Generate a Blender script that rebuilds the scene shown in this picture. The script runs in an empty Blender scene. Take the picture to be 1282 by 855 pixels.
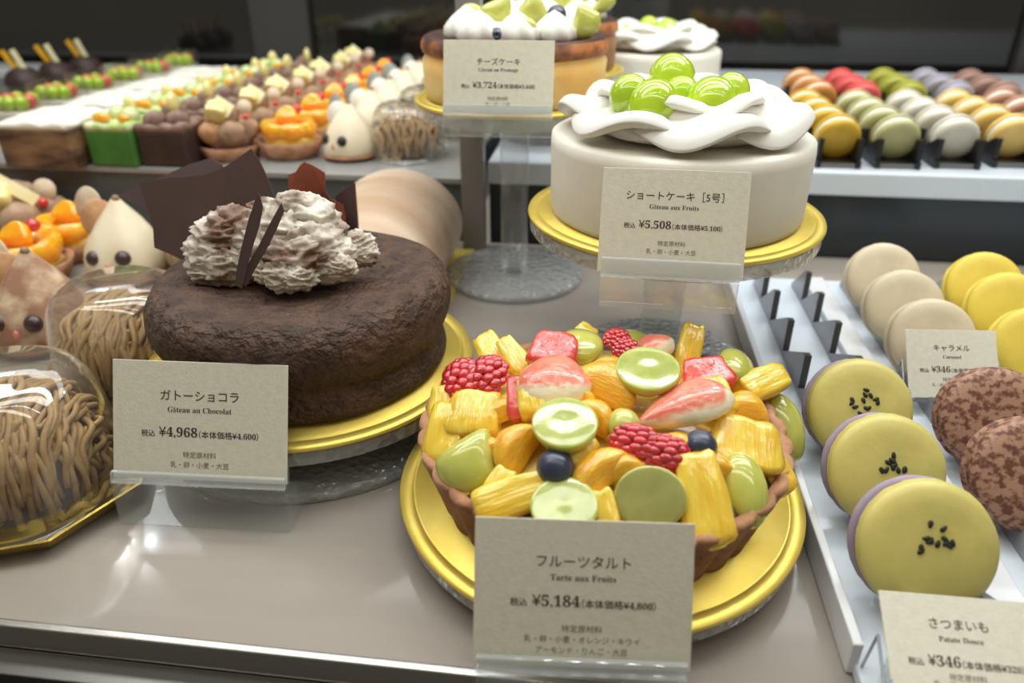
import bpy, bmesh, math, random
from mathutils import Vector, Matrix, Euler, noise, Quaternion
from math import sin, cos, pi, radians, sqrt, atan2

random.seed(11)
S = bpy.context.scene
COL = S.collection

# ------------------------------------------------------------------ camera
CAMH = .246
PITCH, YAW, FPX = radians(28), radians(7), 926.0
FW = Vector((-sin(YAW) * cos(PITCH), cos(YAW) * cos(PITCH), -sin(PITCH)))
RT = Vector((cos(YAW), sin(YAW), 0))
UP = RT.cross(FW)
CP = Vector((0, 0, CAMH))
camd = bpy.data.cameras.new('camera')
camd.sensor_width = 36
camd.lens = FPX / 1282 * 36
camd.clip_start = .01
camd.dof.use_dof = True
camd.dof.focus_distance = .36
camd.dof.aperture_fstop = 6.5
camo = bpy.data.objects.new('camera', camd)
camo.location = CP
camo.rotation_euler = (pi / 2 - PITCH, 0, YAW)
COL.objects.link(camo)
S.camera = camo

# ------------------------------------------------------------------ view, world, lights
S.view_settings.view_transform = 'Standard'
S.view_settings.look = 'None'
S.view_settings.gamma = 1
S.view_settings.use_curve_mapping = False
S.view_settings.exposure = 0.2
W = bpy.data.worlds.new('world')
S.world = W
W.use_nodes = True
W.node_tree.nodes['Background'].inputs[0].default_value = (.90, .82, .66, 1)
W.node_tree.nodes['Background'].inputs[1].default_value = .22
S.cycles.max_bounces = 14
S.cycles.transparent_max_bounces = 24
S.cycles.transmission_bounces = 12
S.cycles.caustics_reflective = False
S.cycles.caustics_refractive = False
S.cycles.use_denoising = True


def area(name, loc, target, sx, sy, power, color):
    l = bpy.data.lights.new(name, 'AREA')
    l.shape = 'RECTANGLE'
    l.size, l.size_y, l.energy, l.color = sx, sy, power, color
    o = bpy.data.objects.new(name, l)
    o.location = loc
    o.rotation_euler = (Vector(target) - Vector(loc)).to_track_quat('-Z', 'Y').to_euler()
    COL.objects.link(o)
    return o


area('case_light', (-.02, .40, .78), (-.03, .46, 0), 1.5, .16, 3.2, (.97, 1, .99))
area('case_light_rear', (-.02, .64, .80), (-.02, .56, 0), 1.4, .12, 4.6, (.97, 1, .99))
area('case_front_light', (-.05, .10, .62), (-.02, .36, .05), 1.3, .06, 1.0, (1, .97, .84))
area('back_tier_light', (-.1, 1.0, .75), (-.1, .98, .06), 1.9, .2, 3.4, (.95, .99, 1))


# ------------------------------------------------------------------ pixel -> world (used to read positions off the photograph)
def ray(px, py):
    return (FW + RT * ((px - 641) / FPX) - UP * ((py - 427.5) / FPX))


def P(px, py, z):
    r = ray(px, py)
    return CP + r * ((z - CAMH) / r.z)


def onplane(px, py, p0, n):
    r = ray(px, py)
    return CP + r * ((Vector(p0) - CP).dot(n) / r.dot(n))


def depth(p):
    return (Vector(p) - CP).dot(FW)


# ------------------------------------------------------------------ materials
def lin(c):
    f = lambda v: v / 12.92 if v <= .04045 else ((v + .055) / 1.055) ** 2.4
    return (f(c[0] / 255), f(c[1] / 255), f(c[2] / 255), 1)


MC = {}


def mat(name, c1, c2=None, scale=60, rough=.5, bump=0, bscale=250, sss=0, sssr=(.01, .006, .004), coat=0,
        metal=0, spec=.5, trans=0, lo=.38, hi=.62, stretch=(1, 1, 1), detail=4, bdetail=4, wave=False, emit=None, bdist=.002):
    if name in MC:
        return MC[name]
    m = bpy.data.materials.new(name)
    m.use_nodes = True
    nt = m.node_tree
    b = nt.nodes['Principled BSDF']
    I = b.inputs
    I['Base Color'].default_value = lin(c1)
    I['Roughness'].default_value = rough
    I['Metallic'].default_value = metal
    I['Specular IOR Level'].default_value = spec
    I['Coat Weight'].default_value = coat
    I['Coat Roughness'].default_value = .06
    I['Transmission Weight'].default_value = trans
    if sss:
        I['Subsurface Weight'].default_value = sss
        I['Subsurface Radius'].default_value = sssr
        I['Subsurface Scale'].default_value = 1
    tc = nt.nodes.new('ShaderNodeTexCoord')
    mp = nt.nodes.new('ShaderNodeMapping')
    mp.inputs['Scale'].default_value = stretch
    nt.links.new(tc.outputs['Object'], mp.inputs['Vector'])
    if c2:
        if wave:
            n = nt.nodes.new('ShaderNodeTexWave')
            n.inputs['Scale'].default_value = scale
            n.inputs['Distortion'].default_value = 6
            n.inputs['Detail'].default_value = 3
        else:
            n = nt.nodes.new('ShaderNodeTexNoise')
            n.inputs['Scale'].default_value = scale
            n.inputs['Detail'].default_value = detail
        r = nt.nodes.new('ShaderNodeValToRGB')
        r.color_ramp.elements[0].position, r.color_ramp.elements[1].position = lo, hi
        r.color_ramp.elements[0].color, r.color_ramp.elements[1].color = lin(c1), lin(c2)
        nt.links.new(mp.outputs[0], n.inputs['Vector'])
        nt.links.new(n.outputs[0], r.inputs[0])
        nt.links.new(r.outputs[0], I['Base Color'])
    if bump:
        n2 = nt.nodes.new('ShaderNodeTexNoise')
        n2.inputs['Scale'].default_value = bscale
        n2.inputs['Detail'].default_value = bdetail
        bp = nt.nodes.new('ShaderNodeBump')
        bp.inputs['Strength'].default_value = bump
        bp.inputs['Distance'].default_value = bdist
        nt.links.new(mp.outputs[0], n2.inputs['Vector'])
        nt.links.new(n2.outputs[0], bp.inputs['Height'])
        nt.links.new(bp.outputs[0], I['Normal'])
        if coat >= .9:
            nt.links.new(bp.outputs[0], I['Coat Normal'])
    if emit:
        I['Emission Color'].default_value = lin(emit[0])
        I['Emission Strength'].default_value = emit[1]
    MC[name] = m
    return m


def clear(name, tint=(250, 252, 252), haze=.0, hazecol=(235, 238, 240), rough=.03, refl=1.0, bump=0, bscale=200):
    """thin clear plastic: see-through, with fresnel reflections and a little haze"""
    if name in MC:
        return MC[name]
    m = bpy.data.materials.new(name)
    m.use_nodes = True
    nt = m.node_tree
    nt.nodes.remove(nt.nodes['Principled BSDF'])
    out = nt.nodes['Material Output']
    tr = nt.nodes.new('ShaderNodeBsdfTransparent')
    tr.inputs[0].default_value = lin(tint)
    df = nt.nodes.new('ShaderNodeBsdfDiffuse')
    df.inputs[0].default_value = lin(hazecol)
    gl = nt.nodes.new('ShaderNodeBsdfGlossy')
    gl.inputs['Roughness'].default_value = rough
    gl.inputs[0].default_value = (refl, refl, refl, 1)
    lw = nt.nodes.new('ShaderNodeLayerWeight')
    lw.inputs[0].default_value = .5
    pw = nt.nodes.new('ShaderNodeMath')
    pw.operation = 'POWER'
    pw.inputs[1].default_value = 4.5
    fr = nt.nodes.new('ShaderNodeMath')
    fr.operation = 'MULTIPLY_ADD'
    fr.inputs[1].default_value = .75
    fr.inputs[2].default_value = .045
    nt.links.new(lw.outputs['Facing'], pw.inputs[0])
    nt.links.new(pw.outputs[0], fr.inputs[0])
    m1 = nt.nodes.new('ShaderNodeMixShader')
    m1.inputs[0].default_value = haze
    m2 = nt.nodes.new('ShaderNodeMixShader')
    nt.links.new(tr.outputs[0], m1.inputs[1])
    nt.links.new(df.outputs[0], m1.inputs[2])
    nt.links.new(fr.outputs[0], m2.inputs[0])
    nt.links.new(m1.outputs[0], m2.inputs[1])
    nt.links.new(gl.outputs[0], m2.inputs[2])
    nt.links.new(m2.outputs[0], out.inputs[0])
    if bump:
        tc = nt.nodes.new('ShaderNodeTexCoord')
        n2 = nt.nodes.new('ShaderNodeTexVoronoi')
        n2.inputs['Scale'].default_value = bscale
        bp = nt.nodes.new('ShaderNodeBump')
        bp.inputs['Strength'].default_value = bump
        bp.inputs['Distance'].default_value = .002
        nt.links.new(tc.outputs['Object'], n2.inputs['Vector'])
        nt.links.new(n2.outputs[0], bp.inputs['Height'])
        for s in (df, gl, lw):
            nt.links.new(bp.outputs[0], s.inputs['Normal'])
    MC[name] = m
    return m


M_shelf = mat('shelf_stone', (166, 157, 147), (155, 147, 138), 9, .12, .02, 30, coat=.2, stretch=(.35, 1.6, 1), spec=.35)
M_chrome = mat('chrome', (205, 203, 200), rough=.22, metal=1)
M_steel = mat('dark_steel', (128, 126, 122), rough=.32, metal=1)
M_black = mat('black_plastic', (22, 22, 23), rough=.4)
M_riser = mat('grey_glass', (88, 94, 95), rough=.3)
M_riserdark = mat('dark_glass', (40, 45, 50), rough=.25)
M_white = mat('white_acrylic', (226, 228, 230), rough=.22, coat=.3)
M_bluewhite = mat('frosted_acrylic', (218, 227, 235), rough=.25, coat=.3)
M_grey = mat('grey_acrylic', (142, 142, 148), rough=.3)
M_darkedge = mat('smoked_acrylic_edge', (66, 64, 58), rough=.3)
M_gold = mat('gold_foil', (252, 226, 116), (244, 214, 98), 40, .42, .08, 120, metal=.65)
M_texac = clear('hammered_acrylic', haze=.36, hazecol=(226, 228, 228), rough=.09, bump=1.0, bscale=210, refl=1.2)
M_ac = clear('clear_acrylic', haze=.10, refl=1.3)
M_achaze = clear('frosted_slot_acrylic', haze=.26)
M_pet = clear('clear_plastic_dome', tint=(248, 247, 243), haze=.025, rough=.05, refl=1.3)
M_card = mat('cream_card', (226, 222, 203), (220, 216, 197), 300, .75, .08, 700)
M_ink = mat('dark_ink', (62, 58, 54), rough=.8)
M_inklt = mat('brown_ink', (128, 118, 104), rough=.8)
M_choc = mat('chocolate_sponge', (94, 67, 52), (66, 46, 35), 90, .58, 1.0, 210, bdetail=12, spec=.5, bdist=.006)
M_shard = mat('dark_chocolate', (92, 70, 66), (80, 60, 57), 20, .34, .05, 60, spec=.5)
M_shardred = mat('thin_milk_chocolate', (150, 78, 54), (112, 58, 44), 22, .3, .05, 60)
M_cream_d = mat('dusted_cream', (232, 224, 208), (122, 92, 72), 48, .6, .3, 300, lo=.36, hi=.60, sss=.1, detail=6)
M_cream = mat('white_cream', (238, 233, 220), (233, 227, 212), 30, .5, .12, 160)
M_ruffle = mat('ruffle_cream', (232, 229, 220), rough=.5, bump=.08, bscale=220)
M_grape = mat('green_grape', (184, 210, 48), (168, 198, 38), 40, .12, 0, sss=.35, sssr=(.006, .008, .002), coat=.8)
M_grapeskin = mat('glazed_grape_skin', (204, 204, 104), (186, 190, 84), 60, .15, .06, 120, sss=.3, sssr=(.006, .006, .002), coat=1)
M_grapeflesh = mat('grape_flesh', (186, 194, 104), (168, 178, 84), 160, .16, .05, 160, sss=.4, sssr=(.008, .008, .004), coat=1)
M_grapedull = mat('dark_grape_flesh', (172, 172, 100), (160, 160, 90), 90, .12, .08, 200, sss=.35, sssr=(.008, .008, .003), coat=1)
M_pine = mat('pineapple', (250, 216, 84), (238, 192, 48), 90, .16, .45, 150, sss=.3, sssr=(.008, .006, .002), coat=1, stretch=(2.4, .5, 1))
M_orange = mat('orange_flesh', (252, 196, 58), (246, 176, 36), 130, .14, .38, 420, sss=.35, sssr=(.009, .005, .001), coat=1, stretch=(.6, 1.6, 1))
M_rasp = mat('raspberry', (216, 40, 48), (186, 22, 36), 120, .16, .1, 300, sss=.25, sssr=(.008, .002, .002), coat=1)
M_blue = mat('blueberry', (44, 50, 72), (60, 68, 92), 90, .35, .05, 200, coat=.5)
M_pinkfruit = mat('pink_grapefruit', (232, 96, 84), (212, 66, 62), 90, .15, .4, 170, sss=.3, sssr=(.009, .003, .002), coat=1)
M_crust = mat('tart_crust', (190, 144, 112), (160, 114, 84), 70, .75, .5, 260, spec=.25)
M_chocfill = mat('chocolate_filling', (96, 76, 66), (150, 134, 124), 140, .5, .6, 300, lo=.5, hi=.7)
M_custard = mat('custard', (238, 214, 118), (226, 196, 92), 60, .25, .1, 90, sss=.2, coat=.8)
M_cheese = mat('cheesecake_side', (252, 222, 150), (244, 192, 108), 26, .6, .2, 90, sss=.1, lo=.42, hi=.66)
M_burnt = mat('burnt_rim', (104, 66, 52), (214, 134, 72), 50, .5, .25, 120)
M_burntdark = mat('burnt_top', (64, 42, 38), (86, 54, 42), 40, .4, .15, 120)
M_roll = mat('roll_sponge', (204, 170, 138), (232, 212, 190), 7, .42, .1, 40, lo=.4, hi=.7, stretch=(1, 3.2, 2), spec=.6)  # paler stretched streaks are sheen painted into the sponge colour
M_noodle = mat('chestnut_cream', (200, 166, 120), (182, 146, 100), 120, .5, .1, 400, sss=.1)
M_core = mat('chestnut_core', (156, 122, 82), rough=.7)
M_nut = mat('chestnut_puff', (206, 160, 116), (184, 134, 92), 60, .55, .3, 200, sss=.1)
M_puff = mat('choux', (186, 154, 124), (150, 118, 92), 60, .7, .5, 200)
M_whitechoc = mat('white_chocolate', (246, 236, 190), (238, 226, 170), 60, .4)
M_palepear = mat('pale_pear', (240, 228, 160), (232, 216, 140), 40, .3, sss=.2, coat=.6)
M_mouse = mat('meringue_cream', (243, 231, 204), (236, 220, 188), 40, .45, .1, 100, sss=.2)
M_mousebrown = mat('cocoa_dusted_cream', (166, 122, 96), (226, 200, 166), 60, .6, .15, 200, lo=.45, hi=.7)
M_eye = mat('dark_choc_pearl', (66, 44, 46), rough=.3, coat=.3)
M_eyeblack = mat('black_pearl', (34, 30, 32), rough=.35)
M_nose = mat('pink_dab', (226, 140, 120), rough=.5)
M_almond = mat('almond_slice', (222, 204, 178), (206, 184, 152), 90, .6)
M_ear = mat('grey_wafer', (148, 156, 146), rough=.6)
M_red = mat('red_berry', (206, 44, 48), rough=.15, coat=1, sss=.2)
M_mandarin = mat('mandarin', (252, 186, 24), (246, 160, 10), 80, .12, .2, 100, sss=.3, sssr=(.01, .006, .001), coat=1)
M_greencake = mat('green_icing', (66, 124, 44), (58, 108, 38), 40, .6)
M_greentop = mat('green_cream', (176, 204, 110), (222, 226, 180), 90, .5, .4, 120)
M_darkcake = mat('dark_cake', (62, 42, 36), (50, 34, 30), 60, .55)
M_duskcake = mat('cocoa_cream', (150, 122, 106), (120, 92, 78), 90, .7, .4, 150)
M_loafside = mat('marbled_loaf', (140, 108, 76), (70, 48, 36), 22, .6, .2, 80, stretch=(1, 1, 3))
M_strawb = mat('strawberry_jelly', (228, 110, 92), (214, 78, 66), 60, .2, coat=.8)
M_palecake = mat('pale_sponge', (226, 212, 176), (206, 188, 148), 60, .6)
M_wall = mat('smoked_back_glass', (32, 30, 26), (22, 21, 20), 2.2, .07, spec=1.0)
M_wallframe = mat('dark_frame', (62, 60, 58), rough=.4)
M_post = mat('satin_post', (142, 138, 134), rough=.4)


# ------------------------------------------------------------------ helpers
def obj(name, bm, m, parent=None, loc=None, smooth=True, recalc=True):
    if recalc:
        bmesh.ops.recalc_face_normals(bm, faces=bm.faces)
    me = bpy.data.meshes.new(name)
    bm.to_mesh(me)
    bm.free()
    for k in (m if isinstance(m, (list, tuple)) else [m]):
        me.materials.append(k)
    if smooth:
        me.shade_smooth()
    o = bpy.data.objects.new(name, me)
    COL.objects.link(o)
    if parent:
        o.parent = parent
    if loc is not None:
        o.location = loc
    return o


def tag(o, label, cat, group=None):
    o['label'] = label
    o['category'] = cat
    if group:
        o['group'] = group
    return o


def thing(name, label, cat, loc=(0, 0, 0), group=None, rz=0):
    o = bpy.data.objects.new(name, None)
    o.empty_display_size = .01
    COL.objects.link(o)
    o.location = loc
    o.rotation_euler = (0, 0, rz)
    return tag(o, label, cat, group)


def struct(name, bm, m, **k):
    o = obj(name, bm, m, smooth=False, **k)
    o['kind'] = 'structure'
    return o


def dup(root, loc, label, rz=None, rot=None):
    r = root.copy()
    COL.objects.link(r)
    r.location = loc
    if rz is not None:
        r.rotation_euler = (0, 0, rz)
    if rot is not None:
        r.rotation_euler = rot
    r['label'] = label
    for ch in list(root.children):
        c = ch.copy()
        COL.objects.link(c)
        c.parent = r
        for g in list(ch.children):
            d = g.copy()
            COL.objects.link(d)
            d.parent = c
    return r


def mod_sub(o, n=1):
    m = o.modifiers.new('smooth', 'SUBSURF')
    m.levels = m.render_levels = n
    return o


def mod_bev(o, w, seg=2):
    m = o.modifiers.new('edge', 'BEVEL')
    m.width, m.segments = w, seg
    m.limit_method = 'ANGLE'
    return o


def box(bm, x0, x1, y0, y1, z0, z1, mi=0):
    v = [bm.verts.new(p) for p in ((x0, y0, z0), (x1, y0, z0), (x1, y1, z0), (x0, y1, z0), (x0, y0, z1), (x1, y0, z1), (x1, y1, z1), (x0, y1, z1))]
    for q in ((0, 3, 2, 1), (4, 5, 6, 7), (0, 1, 5, 4), (1, 2, 6, 5), (2, 3, 7, 6), (3, 0, 4, 7)):
        f = bm.faces.new([v[i] for i in q])
        f.material_index = mi
    return v


def bx(*a):
    bm = bmesh.new()
    box(bm, *a)
    return bm


def lathe(bm, prof, seg=64, fr=None, fz=None, mi=None, close=True):
    """prof: [(r,z)]; fr(a,i) multiplies the radius, fz(a,i) adds to z; mi(i) material per ring"""
    rings = []
    for i, (r, z) in enumerate(prof):
        ring = []
        if r < 1e-7:
            ring = [bm.verts.new((0, 0, z + (fz(0, i) if fz else 0)))] * seg
        else:
            for k in range(seg):
                a = 2 * pi * k / seg
                q = r * (fr(a, i) if fr else 1)
                ring.append(bm.verts.new((q * cos(a), q * sin(a), z + (fz(a, i) if fz else 0))))
        rings.append(ring)
    for i in range(len(prof) - 1):
        A, B = rings[i], rings[i + 1]
        for k in range(seg):
            l = (k + 1) % seg
            vs = []
            for v in (A[k], A[l], B[l], B[k]):
                if v not in vs:
                    vs.append(v)
            if len(vs) >= 3:
                try:
                    f = bm.faces.new(vs)
                    if mi:
                        f.material_index = mi(i)
                except ValueError:
                    pass
    return bm


def L(prof, seg=64, **k):
    return lathe(bmesh.new(), prof, seg, **k)


def blob(bm, c, r, amp=.12, fq=1.6, seed=0, sub=3, rot=None, squash=None, ridge=False):
    """displaced ellipsoid"""
    t = bmesh.ops.create_icosphere(bm, subdivisions=sub, radius=1)
    off = Vector((seed * 3.7, seed * 1.3, -seed * 2.1))
    if not hasattr(r, '__len__'):
        r = (r, r, r)
    for v in t['verts']:
        n = v.co.normalized()
        d = 1 + amp * noise.noise(n * fq + off) + amp * .4 * noise.noise(n * fq * 2.7 + off)
        if ridge:
            q = Vector((n.x, n.y * .7, n.z * 1.9)) * fq + off
            d = 1 + amp * (.55 - 1.6 * abs(noise.noise(q))) + amp * .35 * noise.noise(q * 3.1) + amp * .22 * noise.noise(q * 8)
        p = Vector((n.x * d * r[0], n.y * d * r[1], n.z * d * r[2]))
        if squash:
            p = squash(p)
        if rot is not None:
            p = rot @ p
        v.co = p + Vector(c)
    return t['verts']


def tube(bm, pts, r, seg=7, caps=True, taper=None):
    pts = [Vector(p) for p in pts]
    rings = []
    n = None
    for i, p in enumerate(pts):
        t = (pts[min(i + 1, len(pts) - 1)] - pts[max(i - 1, 0)]).normalized()
        if n is None:
            n = t.orthogonal().normalized()
        n = (n - t * n.dot(t)).normalized()
        b = t.cross(n)
        rr = r * (taper(i / (len(pts) - 1)) if taper else 1)
        rings.append([bm.verts.new(p + n * (rr * cos(2 * pi * k / seg)) + b * (rr * sin(2 * pi * k / seg))) for k in range(seg)])
    for A, B in zip(rings, rings[1:]):
        for k in range(seg):
            bm.faces.new((A[k], A[(k + 1) % seg], B[(k + 1) % seg], B[k]))
    if caps:
        bm.faces.new(rings[0][::-1])
        bm.faces.new(rings[-1])


def extr(bm, poly, n, t, bend=None):
    """thick plate from a 3D outline: poly points, normal n, thickness t"""
    n = Vector(n)
    A = [bm.verts.new(Vector(p) + n * (t / 2)) for p in poly]
    B = [bm.verts.new(Vector(p) - n * (t / 2)) for p in poly]
    k = len(poly)
    fs = [bm.faces.new(A), bm.faces.new(B[::-1])]
    for i in range(k):
        bm.faces.new((A[i], B[i], B[(i + 1) % k], A[(i + 1) % k]))
    bm.normal_update()
    bmesh.ops.triangulate(bm, faces=fs)
    return bm


def sheet(bm, nu, nv, f, g):
    """closed thick sheet between surfaces f and g of (u,v) in 0..1"""
    A = [[bm.verts.new(f(i / nu, j / nv)) for j in range(nv + 1)] for i in range(nu + 1)]
    B = [[bm.verts.new(g(i / nu, j / nv)) for j in range(nv + 1)] for i in range(nu + 1)]
    for i in range(nu):
        for j in range(nv):
            bm.faces.new((A[i][j], A[i + 1][j], A[i + 1][j + 1], A[i][j + 1]))
            bm.faces.new((B[i][j], B[i][j + 1], B[i + 1][j + 1], B[i + 1][j]))
    for i in range(nu):
        bm.faces.new((A[i][0], B[i][0], B[i + 1][0], A[i + 1][0]))
        bm.faces.new((A[i][nv], A[i + 1][nv], B[i + 1][nv], B[i][nv]))
    for j in range(nv):
        bm.faces.new((A[0][j], A[0][j + 1], B[0][j + 1], B[0][j]))
        bm.faces.new((A[nu][j], B[nu][j], B[nu][j + 1], A[nu][j + 1]))
    return bm


ORD = ['nearest', 'second', 'third', 'fourth', 'fifth', 'sixth', 'seventh']

# ------------------------------------------------------------------ the setting: the case
YF, YB = .190, .650
struct('floor', bx(-1.1, .95, YF, YB, -.03, 0), M_shelf)
bm = bmesh.new()
box(bm, -1.1, .95, YF - .004, YF - .0005, -.014, .0012)
mod_bev(struct('trim_1', bm, M_chrome), .0008)
bm = bmesh.new()
box(bm, -1.1, .95, .174, YF - .0045, -.05, -.0125)
mod_bev(struct('trim_2', bm, M_steel), .0006)
bm = bmesh.new()
box(bm, -1.1, .95, .05, .1735, -.08, -.036)
struct('trim_3', bm, M_black)
bm = bmesh.new()
box(bm, -1.1, .95, .150, .154, -.0355, -.031)
struct('trim_4', bm, M_chrome)

# raised tiers behind
PX = -.113
t = thing('display_tier', 'grey glass-fronted raised tier carrying the small cakes behind the roll cake', 'display shelf', (0, 0, 0))
obj('riser', bx(-1.7, PX - .012, YB + .004, 1.25, 0, .056), M_riser, t, smooth=False)
mod_bev(obj('shelf_top', bx(-1.7, PX - .012, YB, 1.25, .0562, .062), mat('grey_shelf_top', (150, 152, 150), rough=.12, coat=.4), t, smooth=False), .001)
obj('back_ledge', bx(-1.7, PX - .012, 1.19, 1.25, .0622, .070), M_white, t, smooth=False)
t = thing('display_tier', 'dark raised tier with a thick white slab top carrying rows of macarons', 'display shelf', (0, 0, 0))
obj('riser', bx(PX + .012, 1.3, YB + .004, 1.25, 0, .058), M_riserdark, t, smooth=False)
mod_bev(obj('shelf_top', bx(PX + .012, 1.3, YB - .002, 1.25, .0582, .079), M_bluewhite, t, smooth=False), .002)
struct('trim_5', bx(PX - .010, PX + .010, YB - .018, YB - .004, .0005, .60), M_post)

# back: smoked glass doors
struct('wall_back', bx(-2.0, 1.5, 1.30, 1.32, -.1, .70), M_wall)
for i, (a, b) in enumerate(((-.60, -.50), (-.03, .0), (.62, .67))):
    struct('trim_%d' % (6 + i), bx(a, b, 1.285, 1.2995, -.1, .70), M_wallframe)

# lamps over the case (out of frame; their beads show in the glossy surfaces)
M_led = mat('led', (255, 255, 255), rough=.5, emit=((240, 246, 255), 260))
M_ledsoft = mat('led_bead', (255, 255, 255), rough=.5, emit=((240, 246, 255), 28))
M_lamp = mat('lamp_housing', (230, 230, 230), rough=.5)


def led_bar(loc, n, dx, rows, dy, r, label, m=None):
    t = thing('led_light', label, 'light', loc)
    w, h = dx * n / 2 + .01, dy * rows / 2 + .01
    obj('housing', bx(-w, w, -h, h, .002, .016), M_lamp, t, smooth=False)
    b = bmesh.new()
    for i in range(n):
        for j in range(rows):
            bmesh.ops.create_circle(b, cap_ends=True, segments=10, radius=r,
                                    matrix=Matrix.Translation(((i - (n - 1) / 2) * dx, (j - (rows - 1) / 2) * dy, 0)) @ Matrix.Rotation(pi, 4, 'X'))
    o = obj('led', b, m or M_led, t, smooth=False, recalc=False)
    o['kind'] = 'stuff'


def refl(px, py, h):
    p = P(px, py, 0)
    r = ray(px, py)
    return Vector((p.x - r.x / r.z * h, p.y - r.y / r.z * h, h))


q = refl(160, 684, .50)
led_bar(q, 3, .026, 2, .03, .0055, 'small white light over the left of the case')
q = refl(1003, 690, .50)
led_bar(q, 3, .026, 2, .03, .0055, 'small white light over the right of the case')
led_bar((-.05, .22, .60), 44, .03, 1, .02, .006, 'long bar of white beads above the front of the case', M_ledsoft)


# ------------------------------------------------------------------ stands and boards
def stand(loc, ztop, rp, rb, label, post=.0112):
    t = thing('cake_stand', label, 'cake stand', loc)
    zt = ztop - .0028
    zb = zt - (.009 if ztop > .03 else .0075)
    obj('base', L([(0, 0), (rb, 0), (rb + .001, .001), (rb + .001, .004), (rb - .001, .0055), (0, .0055)], 96), M_texac, t)
    obj('post', L([(0, .0057), (post, .0057), (post, zb - .0002), (0, zb - .0002)], 40), M_ac, t)
    mod_bev(obj('plate', L([(0, zb), (rp - .001, zb), (rp, zb + .001), (rp, zt - .001), (rp - .001, zt), (0, zt)], 128), M_texac, t), .0003)
    return t


def board(loc, r, label):
    o = obj('cake_board', L([(0, -.0025), (r, -.0025), (r + .0004, -.0012), (r, 0), (r * .935, 0), (r * .93, -.0005), (r * .925, 0), (0, 0)], 128), M_gold, loc=loc)
    tag(o, label, 'cake board')
    return o


KC, KT = 1.07, 1.10
CH = CP + (Vector((-.152, .339, .049)) - CP) * KC
TA = CP + (Vector((.006, .266, .038)) - CP) * KT
SH = Vector((.044, .443, .106))
CE = Vector((-.069, .578, .147))
stand((CH.x, CH.y, 0), CH.z, .0925, .0915, 'low clear hammered acrylic stand under the chocolate cake')
stand((TA.x, TA.y, 0), TA.z, .0950, .075, 'low clear acrylic stand under the fruit tart')
stand((SH.x, SH.y, 0), SH.z, .0865, .056, 'clear acrylic pedestal stand lifting the white shortcake', .0135)
stand((CE.x, CE.y, 0), CE.z, .075, .057, 'tall clear acrylic pedestal stand lifting the cheesecake beside the grey post')
board(CH, .0875 * KC, 'round gold cake board under the chocolate cake')
board(TA, .0875 * KT, 'round gold cake board under the fruit tart')
board(SH, .0875, 'round gold cake board under the white shortcake')
board(CE, .0755, 'round gold cake board under the nearer cheesecake')


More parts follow.
